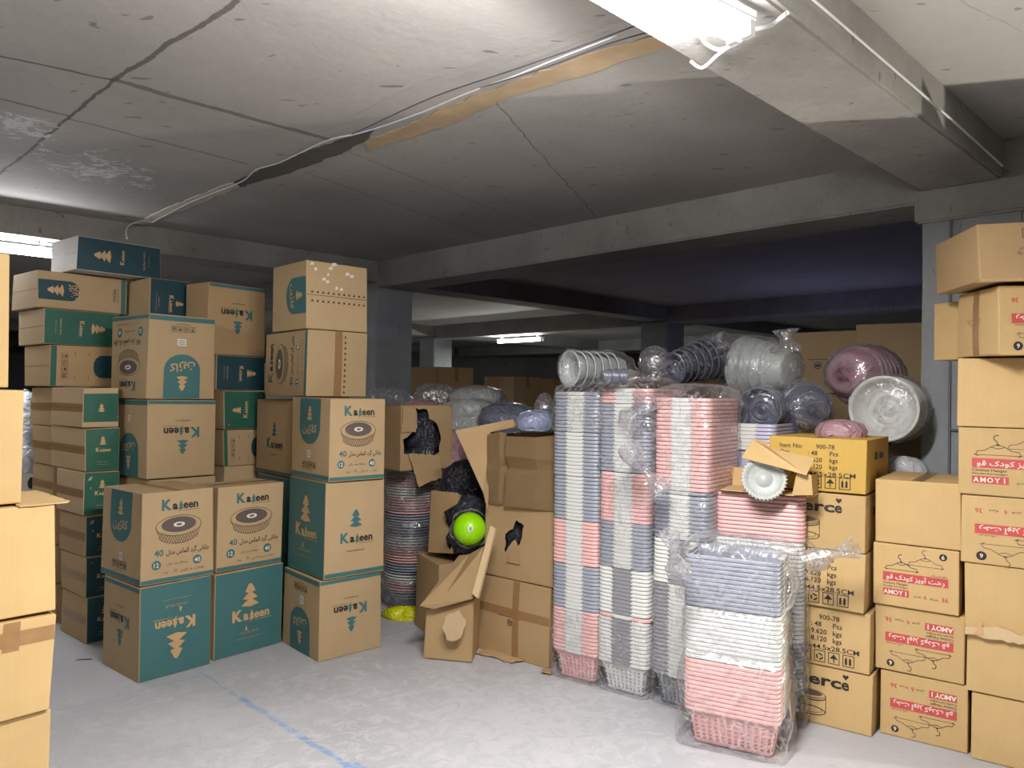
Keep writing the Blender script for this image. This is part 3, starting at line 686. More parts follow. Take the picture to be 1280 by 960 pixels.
# right front stack of three
z = carton(398, 4.54, 42, 353, 475, 0, 'bottom carton with inverted logo and arch side, right end of the teal row', 726, prints=(arch('L', 0), logo('R', 180)), label_on=('L', 0, .55, .68, .05, .05), **K)
z = carton(406, 4.54, 42, 360, 479, z+.002, 'half teal half beige carton in the middle of the three-high right stack', 603, prints=(full('L', 0), logo('R', 0)), **K)
z = carton(411, 4.52, 42, 364, 481, z+.002, 'beige basket carton with teal arch side, third up in the right stack', 497, prints=(arch('L', 180), prod('R', 0)), label_on=('L', 0, .5, .31, .05, .045), **K)
zt = z
zt = carton(384, 4.78, 42, 331, 458, zt+.004, 'tan carton with two upright rows of black dashes and basket side', 411, prints=(('L', d_product, 90, {}), ('R', d_dashes, 0, {'xs': (.46, .62)})), tapes=(('R', 90, .5, 0, 1),), card='tan', group=TG)
carton(383, 4.80, 42, 341, 459, zt+.004, 'scuffed tan carton with sideways teal arch touching the far beam', 324, prints=(('L', d_arch, 90, {'icons': False, 'band': False}), ('R', d_dashes, 90, {'xs': (.42, .55)}), ('R', d_seam, 0, {'pos': .5}), ('R', lambda p: [p.poly(ragged([(x*p.W, y*p.H), ((x+w_)*p.W, (y+.01)*p.H), ((x+w_*.8)*p.W, (y+.05)*p.H), ((x+.01)*p.W, (y+.04)*p.H)], .004, .01), WHITE) for x, y, w_ in ((.06, .93, .06), (.12, .86, .05), (.35, .9, .07), (.32, .8, .04), (.62, .84, .08), (.7, .82, .07), (.24, .72, .07), (.3, .69, .06), (.45, .61, .05), (.53, .6, .05), (.4, .96, .09))], 0, {})), card='tan', group=TG)
# white scuffs of torn paper on its front
_P, _r2, _l2, _w, _d, _h = carton.last
# stack behind it
z = carton(367, 5.0, 42, 322, 420, 0, 'hidden carton behind the right stack on the floor', h=.51, prints=(full('L', 0),), **K)
z = carton(367, 5.0, 42, 321, 420, z, 'dark teal carton glimpsed in the gap between the two front stacks', h=.51, prints=(full('L', 0),), **K)
z = carton(368, 5.0, 42, 320, 420, z+.003, 'dim carton with upright tree logo behind the third carton of the right stack', 499, prints=(('L', d_logo, 0, {}),), **K)
# inner middle column of small cartons
names0 = ['first', 'second', 'third', 'fourth']
SG = 'small sideways cartons in the dark left stacks'
z = 0
for k in range(4): z = carton(279, 5.35, 50, 262, 333, z, 'hidden small carton, %s up in the middle rear stack' % names0[k], h=.265, card='tan', group=SG)
z = carton(279, 5.35, 50, 262, 333, z, 'shaded small carton with handling signs under the green ones, middle rear stack', 537, prints=(('R', d_small, 270, {}),), card='tan', group=SG)
z = carton(279, 5.33, 50, 263, 332, z+.001, 'small green carton in the middle rear stack, printed name sideways', 488, prints=(('R', d_green, 90, {}),), card='tan', group=SG)
z = carton(270, 5.36, 50, 258, 330, z+.001, 'small dark teal carton under the dim upside-down logo carton, middle rear', 443, prints=(('R', d_green, 270, {'mt': NAVY}),), card='tan', group=SG)
z = carton(259, 5.36, 50, 232, 330, z+.002, 'dim brown carton with inverted tree logo topping the middle rear stack', 351, prints=(logo('R', 180),), card='brown', group=TG)
# support and dark carton left of it
z = 0
for k in range(4): z = carton(190, 5.5, 50, 166, 258, z, 'hidden carton, %s up, under the small dark teal box' % names0[k], h=.51, **K)
z = carton(187, 5.42, 50, 158, 238, z+.004, 'small dark teal carton wedged beside the top left carton', 346, prints=(('R', d_green, 270, {'mt': NAVY}),), card='tan', group=SG)
# far left stacks: front one to eye height
names2 = ['bottom', 'second', 'third', 'fourth', 'fifth', 'sixth']
z = 0; tops = [748, 697, 645, 590, 535, 484]; exs = [108, 107, 107, 104, 106, 102]
for k in range(6):
    pr = [None, None, None, ('R', d_green, 0, {}), ('R', d_green, 0, {}), ('R', d_half, 0, {})][k] or ('R', d_green, 0, {'mt': NAVY})
    z = carton(exs[k], 4.8, 50, (76, 76, 75, 70, 64, 63)[k], 148 if k > 2 else 152, z+.001, 'small %s carton, %s up in the nearer far-left stack' % ('navy printed' if k < 3 else 'green printed', names2[k]) if k else 'small navy printed carton at the floor of the nearer far-left stack',
               tops[k], prints=(pr, ('L', d_seam, 0, {})), tapes=(('L', 0, .5, 0, 1),), tape=None, card='brown' if k < 3 else 'tan', group=SG)
znear = z
z = 0
for k in range(6):
    z = carton((70, 69, 68, 66, 64, 64)[k], 5.22, 50, (47, 46, 44, 41, 40, 38)[k], 110, z, 'small carton, %s up in the far-left stack farther from the viewer' % names2[k] if k else 'small carton at the floor of the far-left stack against the dark wall', h=.2665,
               prints=(('L', d_seam, 0, {}),), tapes=(('L', 0, .5, 0, 1),), tape=None, card='brown', group=SG)
z = carton(61, 5.14, 50, 30, 147, max(z, znear)+.004, 'small carton with handling signs and navy circle, fourth from top far left', 430, prints=(('R', d_small, 270, {}), ('L', d_seam, 0, {})), tape=None, card='brown', group=SG)
z = carton(55, 5.14, 50, 22, 148, z+.002, 'small green carton with beige name and tree, third from top far left', 384, prints=(('R', d_green, 270, {}), ('L', d_seam, 0, {})), tape=None, card='tan', group=SG)
z = carton(46, 5.14, 50, 15, 158, z+.002, 'small beige carton with navy arch lying sideways, second from top far left', 336, prints=(('R', d_arch, 270, {'mt': NAVY, 'icons': True, 'band': True}), ('L', d_seam, 0, {})), tape=None, card='tan', group=SG)
z = carton(96, 5.16, 50, 64, 201, z+.004, 'dark teal carton with white side crowning the far-left stack near the lamp', 293, prints=(('R', d_green, 90, {'mt': NAVY}), ('L', d_seam, 0, {})), tape=None, card='white', group=SG)

# near left edge: large plain cartons
NG = 'large plain cartons at the left edge'
z = carton(-190, 2.35, 48, None, 60, 0, 'large plain carton at floor level, lower left corner of the photo', 950, d=.5, card='gold', group=NG)
z = carton(-190, 2.33, 48, None, 66, z+.002, 'plain carton with wide brown tape band at the left edge, second up', 812, d=.5, card='gold', tapes=(('R', 0, .82, 0, 1), ('R', 90, .25, .7, 1)), warp=.015, group=NG)
z = carton(-190, 2.33, 48, None, 70, z+.004, 'plain carton with bent corner flap at the left edge, third up', 652, d=.5, card='gold', warp=.015, group=NG)
_P, _rr, _ll, _w, _d, _h = carton.last
bm = bmesh.new(); panel(bm, Vector((_w-.12, 0, _h+.002)), Vector((1, 0, 0)), Vector((0, 1, .05)), ragged([(0, 0), (.15, 0), (.165, .02), (.14, .3), (0, .28)], .004), t=.004); link('flap', bm, CARD['gold'], carton.t)
z = carton(-190, 2.36, 48, None, 27, z+.006, 'pale plain carton at eye height on the left edge', 484, d=.5, card='gold', group=NG)
carton(-190, 2.5, 48, None, 10, z+.004, 'dim carton at the very top left edge beside the lamp', 300, h=.5, d=.5, card='gold', group=NG)
# things seen through the gap at the left
z = carton(-10, 6.4, 50, -60, 38, 0, 'hidden carton at the back left', h=.7, card='white')
z = carton(25, 6.4, 50, -20, 60, z, 'white red-printed carton in the gap at far left', h=.3, card='white', prints=(('R', lambda p: (p.rect(.1*p.W, .6*p.H, .5*p.W, .8*p.H, RED), p.disc(.4*p.W, .3*p.H, .03, .05, BLACK)), 0, {}),))
def film(name, frame, rings, n_exp, label, cat, mats=None, amp=.012, nseg=36, group=None, freq=7, seed=0, caps=True):
    """crumpled bag: rings = (s along axis, rx, ry); frame = (O, X, Y, axis)"""
    O, X, Y, A = frame; bm = bmesh.new(); rr = []
    dense = []
    for (a, b) in zip(rings, rings[1:]):
        k = max(1, int(abs(b[0]-a[0])/.03))
        for i in range(k): dense.append(tuple(a[j]+(b[j]-a[j])*i/k for j in range(3)))
    dense.append(rings[-1])
    for s, rx, ry in dense:
        row = []
        for k in range(nseg):
            th = 2*PI*k/nseg; c, sn = math.cos(th), math.sin(th)
            x = math.copysign(abs(c)**(2/n_exp), c)*rx; y = math.copysign(abs(sn)**(2/n_exp), sn)*ry
            p = O+A*s+X*x+Y*y; nz = noise.noise((p+Vector((seed*3.1, 0, 0)))*freq)+.5*noise.noise(p*freq*2.7)
            out = (X*x+Y*y); out = out.normalized() if out.length > 1e-5 else A
            row.append(bm.verts.new(p+out*amp*(nz)*min(1, max(rx, ry)/.05)))
        rr.append(row)
    for a, b in zip(rr, rr[1:]):
        for k in range(nseg): bm.faces.new((a[k], a[(k+1) % nseg], b[(k+1) % nseg], b[k]))
    if caps:
        bm.faces.new(rr[0]); bm.faces.new(list(reversed(rr[-1])))
    o = link(name, bm, mats or FILM, smooth=True); tag(o, label, cat, group); return o
def rings_box(h, hx, hy, top=.7, end=.02):
    return [(0, hx*.5, hy*.5), (.004, hx*.93, hy*.93), (.03, hx, hy), (h*.5, hx*1.01, hy*1.01), (h-.03, hx, hy), (h, hx*.93, hy*.93), (h+end, hx*top*.8, hy*top*.8), (h+end*1.2, .02, .02)]
_cr = {}
def crinkle(k):
    if k in _cr: return _cr[k]
    col = {'rose': '#b08a92', 'mist': '#a3a6a3', 'slate': '#646878', 'white': '#c9cbd0', 'blue': '#8088a0', 'yellow': '#d0cf00'}[k]
    m, nt, ns, l, b = mat('film_over_'+k); tc = N(nt, 'ShaderNodeTexCoord')
    n1 = N(nt, 'ShaderNodeTexNoise', i_Scale=11.0, i_Detail=5.0, i_Distortion=2.0); l.new(tc.outputs['Object'], n1.inputs['Vector'])
    bp = N(nt, 'ShaderNodeBump', i_Strength=1.0, i_Distance=.03); l.new(n1.outputs[0], bp.inputs['Height']); l.new(bp.outputs[0], b.inputs['Normal'])
    c = srgb(col); l.new(mix(nt, n1.outputs[0], tuple(x*.75 for x in c), tuple(min(1, x*1.15) for x in c)), b.inputs['Base Color'])
    b.inputs['Roughness'].default_value = .2; b.inputs['Specular IOR Level'].default_value = .7; _cr[k] = m; return m
def dome(name, px, py0, py1, wpx, D, label, m, cat='bundle', deep=1.0, seed=0, group=None, amp=.02, amp_f=8, exp=2.4):
    """soft wrapped bundle standing with its base at row py1 and top at row py0"""
    B = at(px, py1, D); T = at(px, py0, D); h = T.z-B.z; r = wpx/2/FPX*D
    return film(name, (B, Vector((1, 0, 0)), Vector((0, 1, 0)), ZZ), [(0, r*.8, r*.8*deep), (h*.12, r, r*deep), (h*.5, r*1.0, r*deep), (h*.8, r*.85, r*deep*.85), (h*.95, r*.5, r*deep*.5), (h, r*.1, r*.1)],
                exp, label, cat, m, amp, group=group, seed=seed, freq=amp_f)
dome('white_sack', 30, 486, 590, 26, 6.45, 'white sack seen through the gap beside the left cartons', crinkle('white'), 'sack')

# ================================================================ RIGHT: spec cartons and hanger cartons
def d_none(p): pass
G9 = 'kitchen goods cartons stacked behind the baskets'
n5 = ['at the floor', 'second', 'third', 'fourth', 'topmost']
z = 0; tops = [845, 768, 693, 619, 549]; exs = [1090.5, 1087, 1080, 1081, 1082]
for k in range(5):
    spec = k not in (0, 3)
    nm = 'gold carton printed with %s, %s in the stack behind baskets' % (('weights and sizes' if spec else 'a cooker'), n5[k])
    z = carton(exs[k], 3.63, 54, None, 1111, z+.001, nm, tops[k], d=.46, w=.56, card='gold' if k < 4 else 'amber', group=G9,
               prints=(('L', d_spec if spec else d_merce, 0, {}), ('R', lambda p: (p.rect(.3*p.W, .6*p.H, .42*p.W, .75*p.H, BLACK), p.rect(.5*p.W, .6*p.H, .7*p.W, .72*p.H, BLACK), p.icons(.5*p.W, .15*p.H, .1*p.W, BLACK, 2)), 0, {})), tape='T')
HG = 'clothes hanger cartons on the right'
z = 0; tops = [857, 771, 689, 605]; exs = [1208, 1205, 1198, 1200]; xls = [1098.5, 1092, 1089, 1091.5]
AL = ['hanger carton printed upside down at the floor beside the kitchen cartons', 'upside-down hanger carton second up, left hanger stack', 'upright hanger carton below the plain box, left hanger stack',
      'plain tan carton on top of the left hanger stack']
for k in range(4):
    z = carton(exs[k]+1, 3.475, 54, xls[k]+2, None, z+.001, AL[k], tops[k], w=.5, card='gold', group=HG, prints=((('L', d_hanger, 180 if k < 2 else 0, {}),) if k < 3 else ()), tape='T', warp=.003, bulge=.003)
# rightmost stack, far-left corner drives the position
AR = ['plain gold carton at the floor in the lower right corner', 'plain gold carton with torn crushed top edge, rightmost stack', 'plain gold carton above the torn edge, rightmost stack', 'upside-down hanger carton, third up above the torn edge, rightmost stack',
      'upright hanger carton below a plain carton, rightmost stack', 'plain gold carton under the two tilted cartons']
z = 0; tl = [863, 785, 702, 617, 533, 447]; xl = [1212.5, 1207, 1205, 1200, 1197, 1196]
a54 = R_(54); l54 = Vector((-math.sin(a54), math.cos(a54), 0))
for k in range(6):
    C = atx(xl[k]+1, 3.44, z+.001); P = C-l54*.44; h = zof(tl[k], C)-z
    ex = 640+FPX*((P-EYE).dot(_rt)/(P-EYE).dot(_f))
    z = carton(ex, P.y, 54, None, None, z+.001, AR[k], h=h-.001, w=.5, d=.44, card='gold', group=HG, prints=((('L', d_hanger, 180 if k == 3 else 0, {}),) if k in (3, 4) else ()), tape='T', warp=.003, bulge=.003)
ztop = z
# torn crumpled liner along the seam
C = atx(1207, 3.45, zof(785, atx(1207, 3.475, 1.0)))
t = thing('torn_cardboard_strip', 'torn crumpled cardboard strip along the seam of the rightmost stack', 'cardboard scrap', C+Vector((-.02, -.03, 0)))
bm = bmesh.new(); panel(bm, Vector((0, 0, 0)), -l54, ZZ, ragged([(0, -.012), (.12, -.012), (.44, -.02), (.44, .0), (.2, .02), (.12, .045), (.05, .03), (.0, .02)], .006, .02), t=.02); link('torn_sheet', bm, CARD['pale'], t)
bm = bmesh.new(); panel(bm, Vector((0, -.004, 0)), -l54, ZZ, ragged([(.03, .0), (.05, .05), (.06, .05), (.07, .0)], .004, .01), t=.008); link('torn_sheet', bm, INK[5], t)
carton(1248, 3.2, -6, 1211, 1330, ztop+.004, 'taped hanger carton turned corner-on at eye height, top right', 355, d=.36, w=.42, card='gold', group=HG,
       prints=(('R', d_hanger, 180, {}), ('L', lambda p: hanger(p, .55*p.W, .45*p.H, .3*p.W, GREY), 180, {})), tapes=(('L', 90, .5, .0, 1),), tape='T')
_P, _r3, _l3, _w3, _d3, _h3 = carton.last
carton(1214, 3.62, 20, 1195, 1235, ztop+.004, 'narrow plain carton behind the taped hanger carton', 373, d=.2, w=.16, card='gold', group=HG, tape=None)
carton(1224, 3.16, -10, 1176, 1340, ztop+_h3+.012, 'tilted brown hanger carton on the very top right', 279, d=.46, w=.5, card='brown', group=HG, tilt=(0, -1.5),
       prints=(('R', lambda p: (p.icons(.5*p.W, .72*p.H, .07*p.W, BLACK), hanger(p, .5*p.W, .45*p.H, .4*p.W, GREY)), 0, {}),), tapes=(('R', 90, .45, 0, .5),), tape='T')
# dim cartons behind, right rear
BG = 'dim emblem cartons at the right rear'
zb = [0, .5, .98, 1.47]
for j, (ex_, nm) in enumerate(((1070, 'left'), (1152, 'right'))):
    z = 0
    for k in range(4):
        z = carton(ex_, 5.65-.35*j, 54, None, None, z+.002, 'dim tan emblem carton, %s of the %s rear stack by the pillar' % (['bottom', 'second', 'third', 'topmost'][k], nm), h=(.5, .5, .62, .47)[k] if j == 0 else (.5, .5, .62, .5)[k],
                   w=.45, d=.54 if j == 0 else .425, card='tan', group=BG, prints=(('L', d_emblem, 0, {}),))

# ================================================================ BASKETS
LX, SY, BH = .425, .300, .178
def rrect(hx, hy, n=40, e=7):
    out = []
    for k in range(n):
        t = 2*PI*(k+.5)/n; c, s = math.cos(t), math.sin(t)
        out.append((math.copysign(abs(c)**(2/e), c)*hx, math.copysign(abs(s)**(2/e), s)*hy))
    return out
def loop_pts(hx, hy, r, per=None):
    """rounded rectangle with evenly spread points"""
    pts = []; nx, ny = 22, 16
    for cx, cy, a0 in ((hx-r, -(hy-r), -PI/2), (hx-r, hy-r, 0), (-(hx-r), hy-r, PI/2), (-(hx-r), -(hy-r), PI)):
        for i in range(4): a = a0+PI/2*i/3; pts.append((cx+r*math.cos(a), cy+r*math.sin(a)))
        m = {-PI/2: ny, 0: nx, PI/2: ny, PI: nx}[a0]
        nxt = {-PI/2: (hx, hy-r), 0: (-(hx-r), hy), PI/2: (-hx, -(hy-r)), PI: (hx-r, -hy)}[a0]
        a = pts[-1]
        for i in range(1, m): pts.append((a[0]+(nxt[0]-a[0])*i/m, a[1]+(nxt[1]-a[1])*i/m))
    return pts
def basket_mesh(name, m, slots=True):
    bm = bmesh.new(); tp = .042
    prof = [(-.0168, .0), (-.002, .002), (0, -.001), (0, -.007), (-.004, -.0095)]
    zs = [-.03, -.045, -.075, -.085, -.115, -.125, -.15, -.168]
    prof += [(z, -.0095-(tp-.0095)*(-z/BH)) for z in zs]+[(-BH+.003, -tp-.006), (-BH, -tp-.014)]
    rows = []
    for z_, o in prof:
        rows.append([bm.verts.new((x, y, BH+z_)) for x, y in loop_pts(LX/2+o, SY/2+o, .035+max(-.02, o*.4))])
    n = len(rows[0]); holes = {(6, 7), (8, 9), (10, 11)} if slots else set()
    for i, (A, B) in enumerate(zip(rows, rows[1:])):
        for k in range(n):
            if slots and (i, i+1) in holes and k % 2 == 0: continue
            f = bm.faces.new((A[k], A[(k+1) % n], B[(k+1) % n], B[k])); f.smooth = True
    bm.faces.new(rows[-1])
    me = bpy.data.meshes.new(name); bm.to_mesh(me); bm.free(); me.materials.append(m); return me
def handle_mesh(name, m):
    bm = bmesh.new(); X = LX/2+.0025
    for s in (1,):
        a, b = .062, .045
        pts = [(-a, 0), (a, 0), (b, -.0182), (-b, -.0182)]
        o = [bm.verts.new((X+(.0015 if y_ == 0 else 0.0), x_, BH+y_)) for x_, y_ in pts]; i_ = [bm.verts.new((X-.003, x_, BH+y_)) for x_, y_ in pts]
        t_ = [bm.verts.new((X-.02, x_, BH+.0015)) for x_, _ in pts[:2]]
        bm.faces.new(o); bm.faces.new(list(reversed(i_)))
        for k in range(4): bm.faces.new((o[k], i_[k], i_[(k+1) % 4], o[(k+1) % 4]))
        bm.faces.new((o[0], t_[0], t_[1], o[1]))
    bmesh.ops.recalc_face_normals(bm, faces=bm.faces)
    me = bpy.data.meshes.new(name); bm.to_mesh(me); bm.free(); me.materials.append(m); return me
BM = {k: basket_mesh('basket_body_'+k, PL[k], False) for k in ('pink', 'blue', 'white', 'lav', 'grey')}
BMS = {k: basket_mesh('basket_body_slots_'+k, PL[k], True) for k in ('pink', 'blue', 'white', 'lav', 'grey')}
HM = {k: handle_mesh('handle_'+k, PL[k]) for k in ('white', 'grey')}
ONES = ['first', 'second', 'third', 'fourth', 'fifth', 'sixth', 'seventh', 'eighth', 'ninth', 'tenth', 'eleventh', 'twelfth', 'thirteenth', 'fourteenth', 'fifteenth', 'sixteenth', 'seventeenth', 'eighteenth', 'nineteenth']
def ordinal(n):
    if n < 20: return ONES[n-1]
    t = ['twent', 'thirt', 'fort', 'fift', 'sixt', 'sevent', 'eight'][n//10-2]
    return t+'ieth' if n % 10 == 0 else t+'y-'+ONES[n % 10-1]
PITCH = .0203
CN = {'pink': 'pink', 'blue': 'blue-grey', 'white': 'white', 'lav': 'lavender', 'grey': 'grey'}
def tower(corner_px, D, yaw, secs, place, z0=0.0, long_left=False, group='nested storage baskets', pitch=PITCH, nslot=2):
    """near rim corner at column corner_px, distance D; secs = [(count, body, handle)] from the floor up"""
    a = R_(yaw); r = Vector((math.cos(a), math.sin(a), 0)); l = Vector((-math.sin(a), math.cos(a), 0))
    P = atx(corner_px, D, .3); P.z = 0
    w, d = (SY, LX) if long_left else (LX, SY)
    C = P+r*w/2+l*d/2; rz = a+(PI/2 if long_left else 0); i = 0; z_ = z0; sway = Vector((0, 0, 0)); zs = []
    total = sum(s[0] for s in secs)
    for cnt, b, h in secs:
        zs.append(z_)
        sway = Vector((random.uniform(-.004, .004), random.uniform(-.004, .004), 0))
        for k in range(cnt):
            i += 1; pos = C+sway+Vector((random.uniform(-.0012, .0012), random.uniform(-.0012, .0012), z_))
            lb = '%s basket, %s handles, %s from the %s of the %s' % (CN[b], h, ordinal(i) if i <= (total+1)//2 else ordinal(total-i+1), 'bottom' if i <= (total+1)//2 else 'top', place)
            t = thing('storage_basket', lb, 'basket', pos, rz+random.uniform(-.004, .004), group)
            o = bpy.data.objects.new('basket_body', (BMS if i <= nslot else BM)[b]); COL.objects.link(o); o.parent = t
            for s in (0, 1):
                ho = bpy.data.objects.new('handle', HM[h]); COL.objects.link(ho); ho.parent = t; ho.rotation_euler = (0, 0, s*PI)
            z_ += pitch
        z_ += .002
    zs.append(z_)
    return C, r, l, w, d, zs
def wrap(T, z0, z1, label, m=None, grow=.012, seed=0, amp=.01, top=.7, end=.03, group=None, cat='plastic bag'):
    C, r, l, w, d, zs = T
    f = film('plastic_bag', (Vector((C.x, C.y, z0)), r, l, ZZ), rings_box(z1-z0, w/2+grow, d/2+grow, top, end), 7, label, cat, m or FILM, amp, 64, group or 'clear bags around the baskets', 9, seed)
    return f
def bunch(P, axis, r0, L, label, seed=0, m=None):
    """gathered, crumpled mouth of a bag"""
    axis = axis.normalized(); X = axis.cross(Vector((.3, .2, .9))).normalized(); Y = axis.cross(X)
    return film('bag_neck', (P, X, Y, axis), [(0, r0*.9, r0*.7), (L*.2, r0, r0*.8), (L*.45, r0*.45, r0*.4), (L*.6, r0*.35, r0*.3), (L, r0*.95, r0*.7)], 2, label, 'plastic bag', m or FILM_HEAVY, .03, 40, 'loose bag mouths', 16, seed, caps=False)

T1 = tower(746, 4.19, 54, [(12, 'pink', 'white'), (12, 'blue', 'white'), (12, 'pink', 'white'), (12, 'blue', 'white'), (12, 'blue', 'white'), (11, 'blue', 'white')], 'leftmost tower', pitch=.0203)
T2 = tower(809, 4.01, 54, [(12, 'white', 'grey'), (1, 'pink', 'white'), (12, 'white', 'grey'), (12, 'blue', 'white'), (13, 'pink', 'white'), (18, 'blue', 'white'), (4, 'pink', 'white')], 'second tower from the left')
T3 = tower(883, 3.83, 54, [(23, 'grey', 'white'), (11, 'white', 'grey'), (12, 'blue', 'white'), (23, 'pink', 'white')], 'third tower from the left', pitch=.0206)
T4 = tower(974, 3.35, 62, [(12, 'pink', 'white'), (12, 'white', 'white'), (12, 'lav' if False else 'blue', 'white')], 'short front tower', long_left=True, pitch=.0197)
T5 = tower(1003, 3.71, 62, [(12, 'grey', 'white'), (12, 'white', 'grey'), (12, 'white', 'grey'), (11, 'pink', 'white')], 'tower behind the front one', long_left=True, pitch=.0202)
wrap(T1, 0.002, T1[5][1]+BH-.02, 'clear film around the pink baskets at the foot of the leftmost tower', seed=1)
wrap(T1, T1[5][5]+BH-.03, T1[5][6]+BH+.01, 'clear bag over the top bundle of the leftmost tower', seed=2, grow=.02, amp=.02)
wrap(T2, 0.002, T2[5][1]+BH, 'clear film around the white baskets at the foot of the second tower', seed=3)
wrap(T2, T2[5][3]+BH-.03, T2[5][5]+BH-.03, 'clear film around the middle bundles of the second tower', seed=4, grow=.016)
wrap(T2, T2[5][5]+BH-.02, T2[5][7]+BH+.01, 'loose clear bag over the top of the second tower', seed=5, grow=.024, amp=.025)
wrap(T3, 0.002, T3[5][1]+BH-.02, 'clear film around the grey baskets at the foot of the third tower', seed=6)
wrap(T3, T3[5][3]+BH-.04, T3[5][4]+BH+.02, 'clear bag over the tall pink bundle of the third tower', seed=7, grow=.022, amp=.018)
wrap(T3, T3[5][2]+BH-.03, T3[5][3]+BH-.05, 'clear film around the blue-grey bundle of the third tower', seed=8, grow=.014)
wrap(T4, 0.002, T4[5][1]+BH+.005, 'baggy clear film around the pink bundle of the short front tower', seed=9, grow=.03, amp=.022, top=.95)
wrap(T4, T4[5][1]+BH+.01, T4[5][2]+BH-.02, 'clear film around the white bundle of the short front tower', seed=10, grow=.016)
wrap(T4, T4[5][2]+BH-.015, T4[5][3]+BH+.02, 'crumpled clear bag around the blue-grey bundle of the short front tower', seed=11, grow=.035, amp=.03, top=.95)
wrap(T5, 0.002, T5[5][2]+BH-.02, 'clear film around the lower bundles behind the front tower', seed=12, grow=.02)
wrap(T5, T5[5][2]+BH-.015, T5[5][3]+BH-.03, 'crumpled clear bag under the pink bundle behind the front tower', seed=13, grow=.05, amp=.035, top=.95)
bunch(T2[0]+Vector((-.1, -.2, 1.43)), Vector((.3, -.4, .6)), .09, .2, 'crumpled bag mouth bulging from the second tower near its top', 3)
bunch(at(783, 556, 3.86), Vector((.5, -.3, -.7)), .07, .3, 'gathered film hanging down the second tower', 5)
bunch(at(852, 722, 3.36), Vector((-.3, -.2, .95)), .06, .22, 'gathered film at the left corner of the front blue-grey bundle', 6)
bunch(at(1010, 700, 3.52), Vector((.6, -.5, .3)), .07, .22, 'gathered film sticking out right of the front towers', 7)
bunch(at(984, 440, 4.4), Vector((-.1, 0, 1)), .09, .13, 'pointed film tip above the peaked bundle of basins', 9)
bunch(at(905, 438, 4.6), Vector((-.5, .2, 1)), .07, .1, 'pointed film tip above the dark fanned roll', 10)

# basket tower peeping out behind (on a low carton)
z = carton(962, 4.12, 54, 915, 1000, 0, 'hidden carton behind the third basket tower', h=.6, card='tan', w=.3, d=.28)
z2 = carton(962, 4.12, 54, 915, 1000, z, 'hidden upper carton behind the third basket tower', h=.55, card='tan', w=.3, d=.28)
T6 = tower(967, 4.06, 54, [(7, 'lav', 'white')], 'small bundle behind the third tower', z0=z2, nslot=0)

# open carton with a white frilled dish on the tower behind the front one
C5 = T5[0]; zt5 = T5[5][4]+BH-.01
def pxpanel(bm, pts, t=.005):
    V = [Vector(p) for p in pts]; n = (V[1]-V[0]).cross(V[2]-V[0]).normalized()
    F = [bm.verts.new(p) for p in V]; B = [bm.verts.new(p+n*t) for p in V]
    bm.faces.new(F); bm.faces.new(list(reversed(B)))
    for k in range(len(V)): bm.faces.new((F[k], B[k], B[(k+1) % len(V)], F[(k+1) % len(V)]))
t = thing('open_carton', 'small open carton with raised flaps on top of the pink baskets', 'box')
fl_ = [at(927, 572, 3.74), at(941, 549, 3.82), at(958, 552, 3.84), at(961, 559, 3.83), at(1018, 573, 3.66), at(1008, 594, 3.56), at(985, 587, 3.62)]
bl = [Vector((*at(900, 600, 3.86)[:2], zt5)), Vector((*at(1016, 600, 3.62)[:2], zt5))]; bk = Vector((.12, .2, 0))
bm = bmesh.new()
for a_, b_ in ((bl[0]+bk, bl[1]+bk), (bl[1]-Vector((.03, 0, 0)), bl[1]+bk)): pxpanel(bm, [a_, b_, b_+ZZ*.1, a_+ZZ*.1])
pxpanel(bm, [bl[0], bl[1], bl[1]+bk, bl[0]+bk]); link('box_body', bm, CARD['gold'], t)
bm = bmesh.new(); pxpanel(bm, fl_); link('flap', bm, CARD['gold'], t)
bm = bmesh.new(); pxpanel(bm, [at(996, 590, 3.62), at(1014, 594, 3.58), at(1016, 619, 3.58), at(990, 619, 3.64)]); link('flap', bm, CARD['gold'], t)
# frilled dish leaning in it
DC = at(955, 599, 3.72); t = thing('frilled_dish', 'round white frilled dish in film leaning in the small open carton', 'dish', DC)
nrm = (EYE-DC).normalized(); nrm.z += .15; nrm.normalize(); ax = nrm.cross(ZZ).normalized(); ay = ax.cross(nrm)
bm = bmesh.new(); rr = []
for rad, dep, fr in ((.0, .012, 0), (.03, .012, 0), (.034, .004, 0), (.068, .0, 0), (.074, .01, 0), (.085, .02, .3), (.103, .026, 1), (.105, .022, 1), (.085, .012, .3), (.0, -.006, 0)):
    rr.append([bm.verts.new((ax*math.cos(q)+ay*math.sin(q))*(rad+.005*fr*math.cos(36*q))+nrm*(dep+.004*fr*math.sin(36*q))) for q in [2*PI*k/144 for k in range(144)]] if rad > 0 else [bm.verts.new(nrm*dep)])
for A, B in zip(rr, rr[1:]):
    for k in range(144):
        if len(A) == 1: bm.faces.new((A[0], B[(k+1) % 144], B[k]))
        elif len(B) == 1: bm.faces.new((A[k], A[(k+1) % 144], B[0]))
        else: bm.faces.new((A[k], A[(k+1) % 144], B[(k+1) % 144], B[k]))
link('dish_body', bm, PL['mist'], t, smooth=True)

